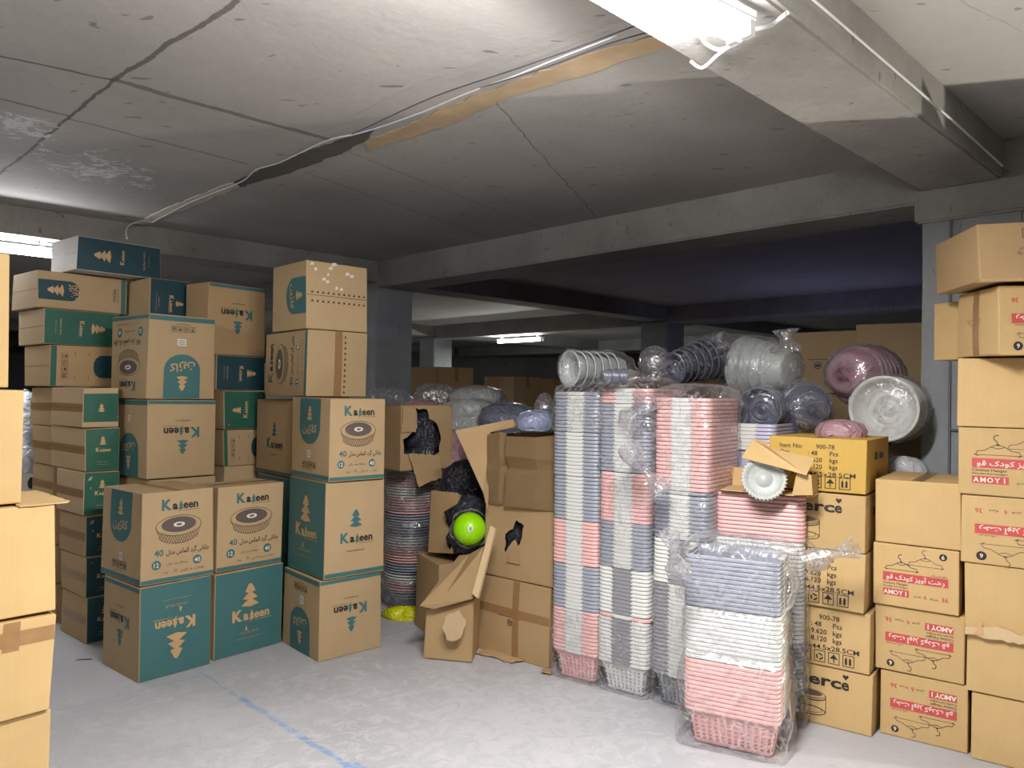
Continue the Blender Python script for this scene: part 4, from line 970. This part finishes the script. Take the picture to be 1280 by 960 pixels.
# ================================================================ WRAPPED BASINS
def basin_mesh(name, R, dep, m, slots=True):
    bm = bmesh.new(); n = 40
    prof = [(0, 0), (R*.55, 0), (R*.68, .004), (R*.72, .012), (R*.9, dep*.8), (R*.95, dep-.006), (R*1.0, dep-.01), (R*1.01, dep), (R*.94, dep+.001), (R*.88, dep*.8), (R*.84, dep*.55), (R*.79, dep*.5), (R*.74, .024), (R*.66, .028), (R*.63, .014), (R*.46, .012), (R*.42, .02), (R*.38, .006), (R*.2, .005), (R*.16, .012), (0, .01)]
    rows = [[bm.verts.new((r*math.cos(2*PI*k/n), r*math.sin(2*PI*k/n), z)) for k in range(n)] if r > 0 else [bm.verts.new((0, 0, z))] for r, z in prof]
    for A, B in zip(rows, rows[1:]):
        for k in range(n):
            if len(A) == 1: bm.faces.new((A[0], B[k], B[(k+1) % n]))
            elif len(B) == 1: bm.faces.new((A[k], B[0], A[(k+1) % n]))
            else: bm.faces.new((A[k], B[k], B[(k+1) % n], A[(k+1) % n]))
    for k in range(0, n):   # radial ribs on the underside
        if k % 2: continue
        a = 2*PI*k/n; c, s = math.cos(a), math.sin(a); p = Vector((-s, c, 0))*.0018
        q = [Vector((c*R*.12, s*R*.12, -.0025)), Vector((c*R*.66, s*R*.66, -.0015))]
        try: bm.faces.new([bm.verts.new(x) for x in (q[0]-p, q[0]+p, q[1]+p, q[1]-p)])
        except ValueError: pass
    for rr_ in (.2, .4, .6):
        A = [bm.verts.new((R*rr_*math.cos(2*PI*k/n), R*rr_*math.sin(2*PI*k/n), -.003)) for k in range(n)]; B = [bm.verts.new((R*(rr_+.03)*math.cos(2*PI*k/n), R*(rr_+.03)*math.sin(2*PI*k/n), -.003)) for k in range(n)]
        for k in range(n): bm.faces.new((A[k], B[k], B[(k+1) % n], A[(k+1) % n]))
    me = bpy.data.meshes.new(name); bm.to_mesh(me); bm.free(); me.materials.append(m)
    for p in me.polygons: p.use_smooth = True
    return me
_bm = {}
def roll(px, py, D, rpx, axis, n, pitch, dep, col, what, colname, cover=True, heavy=False, grow=1.08, seed=0, nose=.025, flip=False, taper=1.0, group='wrapped basins lying on the baskets'):
    """nested basins lying on their side; px,py is the centre of the front disc"""
    C = at(px, py, D); R = rpx/FPX*D; A = Vector(axis).normalized(); rot = A.to_track_quat('Z', 'Y').to_euler()
    cols = col if isinstance(col, list) else [col]
    if flip: rot = (-A).to_track_quat('Z', 'Y').to_euler()
    for k in range(n):
        c = cols[k % len(cols)]; key = (c, round(R, 3), dep)
        if key not in _bm: _bm[key] = basin_mesh('basin', R, dep, PL[c])
        o = bpy.data.objects.new('basin', _bm[key]); COL.objects.link(o); o.location = C+A*(k*pitch+(dep if flip else 0)); o.rotation_euler = rot
        s = taper**(k); o.scale = (s, s, 1)
        tag(o, '%s basin, %s, %s' % (colname, ordinal(k+1)+' from the front' if n > 1 else 'single one', what), 'basin', group)
    if cover:
        L = (n-1)*pitch+dep; X = A.orthogonal().normalized(); Y = A.cross(X); e = taper**(n-1); a0 = 1.0 if flip else .8
        film('plastic_bag', (C-A*nose, X, Y, A), [(0, R*.25, R*.2), (nose*.4, R*.55, R*.6), (nose*.8, R*a0*.95, R*a0*.95), (nose+.01, R*a0*1.04, R*a0*1.04), (nose+dep*.9, R*grow, R*grow), (nose+L*.6, R*grow*(1+(e-1)*.6), R*grow*(1+(e-1)*.6)), (nose+L+.01, R*grow*e, R*grow*e), (nose+L+.08, R*.5, R*.5), (nose+L+.14, R*.12, R*.12)],
             2, 'clear film wrapped around the %s' % what, 'plastic bag', FILM_HEAVY if heavy else FILM, .022, 48, 'clear bags around the basins', 9, seed)
roll(711, 461, 4.35, 23, (.85, .5, .0), 6, .055, .09, 'mist', 'pale roll on the leftmost towers', 'pale grey', seed=21, flip=True, nose=.05)
roll(752, 471, 4.05, 10, (.95, .2, .03), 3, .04, .05, 'slate', 'small dark roll behind the pale roll', 'dark', seed=22)
roll(842, 460, 4.55, 20, (.8, .5, .22), 7, .05, .1, 'slate', 'dark fanned roll behind the pink tower', 'dark slate', seed=23, taper=1.06, flip=True)
roll(935, 462, 4.75, 34, (.3, .95, .0), 4, .07, .12, 'mist', 'pale roll left of the peaked bundle', 'pale grey', heavy=True, seed=24, flip=True)
roll(990, 462, 4.45, 33, (-.55, .8, .05), 4, .07, .12, 'mist', 'peaked bundle above the dark basins', 'pale grey', seed=25, taper=1.08, nose=.04)
roll(1057, 466, 4.4, 35, (.75, .65, -.02), 5, .06, .13, 'rose', 'rosy bundle next to the emblem cartons', 'dusty rose', seed=26, heavy=True, grow=1.12)
roll(948, 512, 4.25, 28, (.5, .85, 0), 5, .05, .11, 'slate', 'dark roll right of the pink tower', 'slate', seed=27, flip=True)
roll(1014, 511, 4.22, 31, (.15, .98, .02), 5, .05, .12, 'slate', 'wrapped dark roll in the middle of the heap', 'slate blue', seed=28, grow=1.16)
roll(1104, 511, 4.2, 41, (.62, .78, 0), 5, .055, .14, 'white', 'big white roll beside the pillar', 'large white', seed=29, grow=1.04, nose=.015, flip=True)
dome('wrapped_bundle', 818, 432, 476, 40, 4.7, 'small shiny wrapped bundle left of the dark fanned roll', FILM_HEAVY, seed=31)
dome('wrapped_bundle', 1050, 524, 552, 62, 4.0, 'pink wrapped bundle behind the topmost spec carton', crinkle('rose'), seed=32)
dome('wrapped_bundle', 1130, 570, 604, 46, 4.25, 'white film bundle low beside the pillar', crinkle('white'), seed=33)
dome('wrapped_bundle', 916, 478, 548, 34, 4.35, 'cloudy film bundle against the right side of the pink tower', FILM_HEAVY, seed=34)
dome('wrapped_bundle', 681, 491, 540, 30, 4.9, 'grey film bundle left of the leftmost basket tower', FILM_HEAVY, seed=35)
# supports behind the towers
SB = 'plain cartons hidden behind the baskets'
for i, (x_, y_, w_, d_, ht) in enumerate(((2.2, 4.1, .2, .2, 1.12), (1.98, 4.46, .34, .34, 1.36), (1.55, 4.6, .34, .34, 1.36), (1.14, 4.62, .34, .34, 1.5), (.72, 4.7, .34, .34, 1.5))):
    t = thing('cardboard_box', 'tall plain carton, %s of those hidden behind the basket towers' % ordinal(i+1), 'box', (x_, y_, 0), R_(45), SB)
    b = Box(w_, d_, ht); link('box_body', b.bm, [CARD['tan']]+INK, t)

# ================================================================ MIDDLE
def pile(px, D, rpx, z0, secs, what, pitch=.02, dep=.09, group='round basins in the striped pile', wrapz=()):
    B = atx(px, D, z0); R = rpx/FPX*D; i = 0; z_ = z0; total = sum(c for c, _ in secs)
    for cnt, c in secs:
        key = (c, round(R, 3), dep)
        if key not in _bm: _bm[key] = basin_mesh('basin', R, dep, PL[c])
        for k in range(cnt):
            i += 1; o = bpy.data.objects.new('basin', _bm[key]); COL.objects.link(o)
            o.location = (B.x+random.uniform(-.004, .004), B.y+random.uniform(-.004, .004), z_+.004); z_ += pitch
            up = i <= (total+1)//2
            tag(o, '%s basin, %s from the %s of the %s' % (CN.get(c, c), ordinal(i if up else total-i+1), 'bottom' if up else 'top', what), 'basin', group)
    return B, R, z_+dep
B_, R2, zt_ = pile(512, 5.8, 31, 0, [(3, 'blue'), (3, 'pink'), (3, 'white'), (4, 'blue'), (6, 'pink'), (4, 'white'), (8, 'blue'), (6, 'pink'), (4, 'white'), (4, 'pink'), (4, 'white')], 'striped pile by the torn carton')
for i, (a_, b_) in enumerate(((0.0, .24), (.36, .66), (.68, 1.08))):
    film('plastic_bag', (Vector((B_.x, B_.y, a_)), Vector((1, 0, 0)), Vector((0, 1, 0)), ZZ), [(0, R2*.8, R2*.8), (.04, R2*1.04, R2*1.04), (b_-a_-.03, R2*1.12, R2*1.12), (b_-a_, R2*.9, R2*.9)], 2,
         'cloudy film around the %s part of the striped basin pile' % ('lowest', 'middle', 'upper')[i], 'plastic bag', FILM_HEAVY, .025, 48, 'film around the striped pile', 8, 40+i)
# torn carton A lying on the pile
def torn_carton(name, label, ex, D, yaw, z0, w, d, h, face, outer, hole, card='brown', group=None, emblem=None, flaps=(), extra=None):
    a = R_(yaw); P = atx(ex, D, z0); t = thing(name, label, 'box', P, a, group); bm = bmesh.new(); X, Y = Vector((1, 0, 0)), Vector((0, 1, 0)); th = .005
    fr = {'R': (Vector((0, 0, 0)), X, ZZ), 'L': (Vector((0, d, 0)), -Y, ZZ)}
    W_ = w if face == 'R' else d
    panel(bm, fr[face][0], fr[face][1], ZZ, outer or ragged([(0, 0), (W_, 0), (W_, h), (0, h)], .003, .04), [hole] if hole else [], th)
    if face == 'R': panel(bm, *[fr['L'][0], fr['L'][1], ZZ], ragged([(0, 0), (d, 0), (d, h), (0, h)], .003, .04), [], th)
    else: panel(bm, *[fr['R'][0], fr['R'][1], ZZ], ragged([(0, 0), (w, 0), (w, h), (0, h)], .003, .04), [], th)
    slab(bm, Vector((w-th, 0, 0)), X*th, Y*d, ZZ*h); slab(bm, Vector((0, d-th, 0)), X*w, Y*th, ZZ*h); slab(bm, Vector((0, 0, 0)), X*w, Y*d, ZZ*th)
    if extra is None: slab(bm, Vector((0, 0, h-th)), X*w, Y*d, ZZ*th)
    link('box_body', bm, [CARD[card]]+INK, t)
    for O_, U_, V_, pts in flaps:
        fb = bmesh.new(); panel(fb, Vector(O_), Vector(U_), Vector(V_), ragged(pts, .004, .02), t=.004); link('flap', fb, CARD[card], t)
    return t, P
P_ = at(500, 590, 5.35)
t, P = torn_carton('torn_carton', 'brown torn carton with black bags showing, on the striped basin pile', 500, 5.35, 40, P_.z+.005, .44, .36, .46, 'R', None,
    ragged([(.03, .12), (.2, .07), (.33, .12), (.34, .24), (.3, .33), (.24, .36), (.22, .43), (.12, .44), (.14, .3), (.02, .22)], .008, .03), card='brown',
    flaps=(((.06, -.01, .12), (1, 0, 0), (.05, -.25, -1), [(0, 0), (.26, .02), (.25, .18), (.13, .21), (.04, .24)]), ((.0, -.012, .27), (1, 0, 0), (0, -.1, 1), [(0, 0), (.12, .0), (.1, .17), (.0, .18)])))
bb = dome('black_bag', 523, 506, 588, 52, 5.62, 'shiny black bags inside the torn carton on the basin pile', BLACKBAG, 'bag', seed=50, amp=.05, amp_f=14, deep=.8)
dome('yellow_bag', 506, 757, 776, 46, 5.45, 'crumpled yellow plastic bag on the floor by the striped pile', crinkle('yellow'), 'bag', seed=51, amp=.05, amp_f=12, deep=.6)

# the two-and-a-half high carton column beside the baskets
M9 = 'battered brown cartons left of the basket towers'
def d_cross(p): p.rect(.003, .49*p.H, p.W-.003, .57*p.H, SEAM) if False else None
z = carton(688, 4.47, 50, 597, 720, 0, 'brown carton with taped cross and round black emblem on the floor', 735, w=.28, card='brown', group=M9,
           prints=(('L', lambda p: (p.ring(.47*p.W, .45*p.H, .035*p.W, .035*p.W, .006, BLACK), p.rect(.455*p.W, .44*p.H, .485*p.W, .465*p.H, BLACK), p.line([(.3*p.W, .52*p.H), (.62*p.W, .52*p.H)], .004, BLACK)), 0, {}),),
           tapes=(('L', 0, .58, 0, 1), ('L', 90, .45, 0, 1)), tape='T', warp=.01)
d1_ = carton.last[4]
zB = z
t, P = torn_carton('torn_carton', 'brown carton with a ragged hole, middle of the battered column', 691, 4.46, 50, zB+.004, .28, .53, .44, 'L', None,
    ragged([(.16, .15), (.2, .2), (.24, .24), (.26, .2), (.28, .22), (.31, .33), (.25, .36), (.22, .3), (.16, .26)], .006, .02), card='brown', group=M9,
    flaps=(((-.012, .34, .1), (0, -1, 0), (-.1, 0, 1), [(0, 0), (.1, 0), (.08, .08), (.01, .06)]),))
dome('black_bag', 655, 640, 695, 44, 4.75, 'black bag inside the carton with the ragged hole', BLACKBAG, 'bag', seed=52, amp=.03, amp_f=14, deep=.5)
zM = zB+.446
# top crumpled carton: three creased facets
t = thing('crumpled_carton', 'crumpled open brown carton on top of the battered column', 'box', atx(696, 4.45, zM), R_(50), M9)
bm = bmesh.new(); H1 = .43
cols = [(-.02, .53), (-.03, .42), (.0, .385), (-.045, .36), (-.03, .14), (.0, .0), (.28, .0), (.28, .5)]
rowz = [0, .08, .2, .235, .3, H1]
grid = []
for zi, zz in enumerate(rowz):
    r_ = []
    for ci, (cx, cy) in enumerate(cols):
        cr = .022 if zi == 3 and ci in (1, 2, 3, 4) else 0
        r_.append(bm.verts.new((cx+cr*(1 if ci != 3 else 1.8)+random.uniform(-.004, .004), cy+random.uniform(-.006, .006), zz+(random.uniform(-.012, .015) if zi == len(rowz)-1 else random.uniform(-.008, .008) if zi else 0)-(.02*ci if False else 0))))
    grid.append(r_)
for A, B in zip(grid, grid[1:]):
    for k in range(len(cols)): bm.faces.new((A[k], A[(k+1) % len(cols)], B[(k+1) % len(cols)], B[k]))
bmesh.ops.solidify(bm, geom=bm.faces[:], thickness=.005)
link('box_body', bm, CARD['brown'], t)
# tall flap standing from its left edge
bm = bmesh.new()
fp = [at(569, 538, 4.85), at(641, 524, 4.80), at(646, 533, 4.75), at(613, 540, 4.8), at(612, 592, 4.77), at(610, 640, 4.74), at(604, 616, 4.78)]
inv = t.matrix_basis.inverted(); bpy.context.view_layer.update(); inv = t.matrix_world.inverted()
pxpanel(bm, [inv @ p for p in (fp[0], fp[1], fp[3])]); pxpanel(bm, [inv @ p for p in (fp[0], fp[3], fp[5], fp[6])]); pxpanel(bm, [inv @ p for p in (fp[1], fp[2], fp[3])])
link('flap', bm, CARD['brown'], t)
# wrapped blue-grey bundle lying in it
dome('wrapped_bundle', 672, 512, 538, 54, 4.62, 'blue-grey bundle lying in the crumpled carton', crinkle('blue'), seed=36, amp=.03)
# left front carton with slanting flap, green ball carton behind it
t, P = torn_carton('open_carton', 'low brown carton with slanting open flap, torn, on the floor in front', 0, 1, 0, 0, .3, .3, .1, 'R', None, None) if False else (None, None)
E0 = atx(595, 4.7, 0); a_ = R_(-4)
t = thing('torn_carton', 'brown floor carton with a long slanting flap and torn front', 'box', (0, 0, 0), 0, M9)
bm = bmesh.new()
q = {'fl': at(529, 812, 4.62), 'fr': at(590, 806, 4.55), 'tr': at(592, 750, 4.5), 'tl': at(533, 762, 4.6)}
dz = -q['fl'].z+.002
for k in q: q[k].z = max(.002, q[k].z)
q['fl'].z = .003; q['fr'].z = .003
def prism(bm, face4, back): 
    A = [bm.verts.new(p) for p in face4]; B = [bm.verts.new(p+back) for p in face4]
    bm.faces.new(A); bm.faces.new(list(reversed(B)))
    for k in range(4): bm.faces.new((A[k], B[k], B[(k+1) % 4], A[(k+1) % 4]))
prism(bm, [q['fl'], q['fr'], q['tr'], q['tl']], Vector((.03, .28, 0))); bmesh.ops.recalc_face_normals(bm, faces=bm.faces)
bmesh.ops.bevel(bm, geom=list(bm.edges), offset=.006, segments=2, affect='EDGES'); link('box_body', bm, CARD['brown'], t)
bm = bmesh.new(); pxpanel(bm, [at(525, 757, 4.55), at(543, 761, 4.53), at(591, 748, 4.46), at(606, 682, 4.6), at(586, 693, 4.72), at(574, 694, 4.8)]); link('flap', bm, CARD['brown'], t)
bm = bmesh.new(); pxpanel(bm, [at(613, 657, 4.52), at(619, 661, 4.5), at(597, 748, 4.42), at(590, 742, 4.44)], .02); link('flap', bm, CARD['pale'], t)
bm = bmesh.new(); F0 = at(554, 800, 4.5); U_ = (at(586, 800, 4.45)-F0); panel(bm, F0, U_, ZZ+Vector((0, -.12, 0)), ragged([(0, .06), (.02, .0), (.09, .0), (.12, .03), (.14, .12), (.1, .18), (.06, .16), (.01, .14)], .008, .02), t=.004); link('torn_sheet', bm, CARD['pale'], t)
# box behind with closed side
carton(548, 4.93, 28, 527, 602, 0, 'brown carton tucked behind the slanting flap, below the green ball', 704, w=.3, d=.4, card='brown', group=M9, warp=.012)
zE = .52
t = thing('open_carton', 'dark sided open carton holding the green ball in black film', 'box', (0, 0, 0), 0, M9)
bm = bmesh.new(); pxpanel(bm, [at(536, 690, 5.15), at(566, 692, 4.95), at(572, 616, 4.95), at(540, 613, 5.15)], .006); pxpanel(bm, [at(566, 692, 4.95), at(606, 690, 5.3), at(606, 640, 5.3), at(572, 616, 4.95)][::-1], .006)
pxpanel(bm, [at(536, 690, 5.15), at(566, 692, 4.95), at(606, 690, 5.3), at(570, 688, 5.5)], .006); link('box_body', bm, CARD['brown'], t)
# black film and green ball
dome('black_bag', 585, 618, 690, 54, 4.98, 'crumpled black film around the green ball', BLACKBAG, 'bag', seed=53, amp=.05, amp_f=16, deep=.6)
dome('black_bag', 580, 574, 640, 56, 5.32, 'grey-black bag standing above the green ball', BLACKBAG, 'bag', seed=54, amp=.03, amp_f=8, deep=.6)
GC = at(587, 661, 4.82); t = thing('green_ball', 'bright lime green ball with small white emblem in black film', 'ball', GC)
bm = bmesh.new(); bmesh.ops.create_uvsphere(bm, u_segments=40, v_segments=24, radius=.103)
link('ball_body', bm, PL['lime'], t, smooth=True)
bm = bmesh.new(); n_ = (EYE-GC).normalized(); ax = n_.cross(ZZ).normalized(); ay = ax.cross(n_); cc = (n_+ay*-.05).normalized()
vs = [bm.verts.new((n_+ax*math.cos(k*PI/10)*.17-ay*(.0)+ay*math.sin(k*PI/10)*.17-ax*.05).normalized()*.1045) for k in range(20)]; bm.faces.new(vs)
for s in (1, -1):
    o_ = [(0, .12*s), (.07, .02*s), (-.07, .02*s)]; f = bm.faces.new([bm.verts.new((n_-ax*.05+ax*x+ay*y).normalized()*.1062) for x, y in o_]); f.material_index = 1
link('emblem', bm, [PL['white'], INK[1]], t)
bm = bmesh.new(); rr = .1
film('clear_collar', (GC+Vector((0, .02, 0)), ax, ay, n_), [(-.05, .115, .115), (0, .118, .118), (.03, .125, .12), (.05, .112, .108)], 2, 'shiny clear film collar around the green ball', 'plastic bag', FILM_HEAVY, .02, 48, None, 18, 60, caps=False)
# floor scraps
for i, (pts, lb) in enumerate(((((592, 818), (620, 824), (640, 831), (663, 825), (640, 816), (612, 812)), 'long torn cardboard scrap on the floor in front of the taped carton'), (((512, 800), (590, 812), (580, 820), (560, 818)), None),
                               (((678, 838), (690, 840), (688, 845), (676, 843)), 'tiny cardboard scrap by the foot of the leftmost basket tower'), (((575, 806), (596, 806), (594, 813), (580, 813)), 'small torn cardboard scrap at the corner of the floor carton'))):
    if not lb: continue
    V = [onz(x, y, 0) for x, y in pts]; c = sum(V, Vector())/len(V); t = thing('cardboard_scrap', lb, 'cardboard scrap', (c.x, c.y, .003), 0, 'scraps on the floor')
    bm = bmesh.new(); panel(bm, Vector((0, 0, .006)), Vector((1, 0, 0)), Vector((0, 1, 0)), ragged([((p-c).x, (p-c).y) for p in V], .01, .03), t=.004)
    for v in bm.verts: v.co.z += .018*abs(noise.noise(v.co*14+Vector((i, 0, 0))))
    link('torn_sheet', bm, CARD['brown'], t)
bm = bmesh.new(); c = onz(101, 826, 0); panel(bm, c+ZZ*.004, Vector((1, 0, 0)), Vector((0, 1, 0)), ragged([(-.03, 0), (.05, .02), (.05, .03), (-.02, .02)], .004, .02), t=.003); tag(link('paper_scrap', bm, INK[7]), 'dark paper sliver on the floor by the far-left stack', 'scrap')

# bundles behind the torn cartons
SUP = 'plain cartons hidden behind the torn cartons'
for i, (px, D, w_, d_, ht) in enumerate(((490, 6.7, .4, .4, 1.42), (556, 6.05, .4, .4, 1.28), (606, 6.5, .4, .4, 1.3), (645, 5.75, .38, .38, 1.28), (545, 7.3, .45, .45, 1.42))):
    B = atx(px, D, 0); t = thing('cardboard_box', 'tall plain carton, %s of those hidden behind the torn cartons' % ordinal(i+1), 'box', (B.x, B.y, 0), R_(45), SUP); b = Box(w_, d_, ht); link('box_body', b.bm, [CARD['brown']]+INK, t)
WB = 'film wrapped bundles behind the torn cartons'
for px, y0, y1, w_, D, m_, lb in ((487, 484, 512, 50, 6.7, 'h', 'grey film bundle at the far left by the pillar foot'), (543, 479, 508, 50, 6.9, 'h', 'pointed grey film bundle above the torn carton'),
                                  (528, 499, 520, 44, 6.5, 'rose', 'pink bundle just above the torn carton'), (596, 482, 506, 68, 6.9, 'mist', 'broad pale wrapped bundle at the back of the heap'),
                                  (586, 497, 542, 72, 6.2, 'mist', 'large grey wrapped bundle behind the tall flap'), (636, 503, 540, 70, 5.9, 'slate', 'slate coloured bundle behind the crumpled carton'),
                                  (560, 536, 600, 40, 6.0, 'rose', 'pinkish wrapped bundle left of the tall flap')):
    dome('wrapped_bundle', px, y0, y1, w_, D, lb, FILM_HEAVY if m_ == 'h' else crinkle(m_), seed=px, amp=.05, group=WB, exp=2.8)

# ================================================================ REAR OF THE HALL
RG = 'cartons far back in the hall'
def far(px, D, w, d, hs, yaw, card, what):
    B = atx(px, D, 0); z = 0
    for k, h in enumerate(hs):
        t = thing('cardboard_box', 'dim carton, %s up in the %s' % (ordinal(k+1), what), 'box', (B.x, B.y, z), R_(yaw), RG)
        b = Box(w, d, h-.002); d_seam(Pr(b, 'T', 0)); link('box_body', b.bm, [CARD[card]]+INK, t)
        bm = bmesh.new(); p = Pr(b, 'R', 90, bm, .0012); p.rect(.7*p.W, .5*p.H-.03, p.W-.002, .5*p.H+.03, 0); link('packing_tape', bm, TAPE, t); z += h
for q in ((546, 9.6, .6, 'rear stack beside the bright pillar', .62, 'brown'), (514, 10.8, .45, 'rear stack against the left pillar', .62, 'tan'), (597, 11.4, .6, 'low rear stack below the distant lamp', .42, 'brown'),
          (640, 9.3, .5, 'rear stack left of the wrapped rolls', .5, 'brown'), (690, 10.4, .6, 'rear stack behind the leftmost basket tower', .5, 'brown'), (745, 12.2, .7, 'rear stack in the darkest part', .5, 'brown'),
          (797, 10.2, .55, 'rear stack left of the far pillar', .62, 'brown'), (868, 11, .7, 'rear stack right of the far pillar', .66, 'brown'), (935, 9.4, .6, 'rear stack behind the peaked bundle', .6, 'brown'), (326, 8.6, .4, 'narrow stack glimpsed between left stacks', .6, 'white')):
    far(q[0], q[1], q[2], q[2], (.65, .65, q[4]), 47, q[5], q[3])
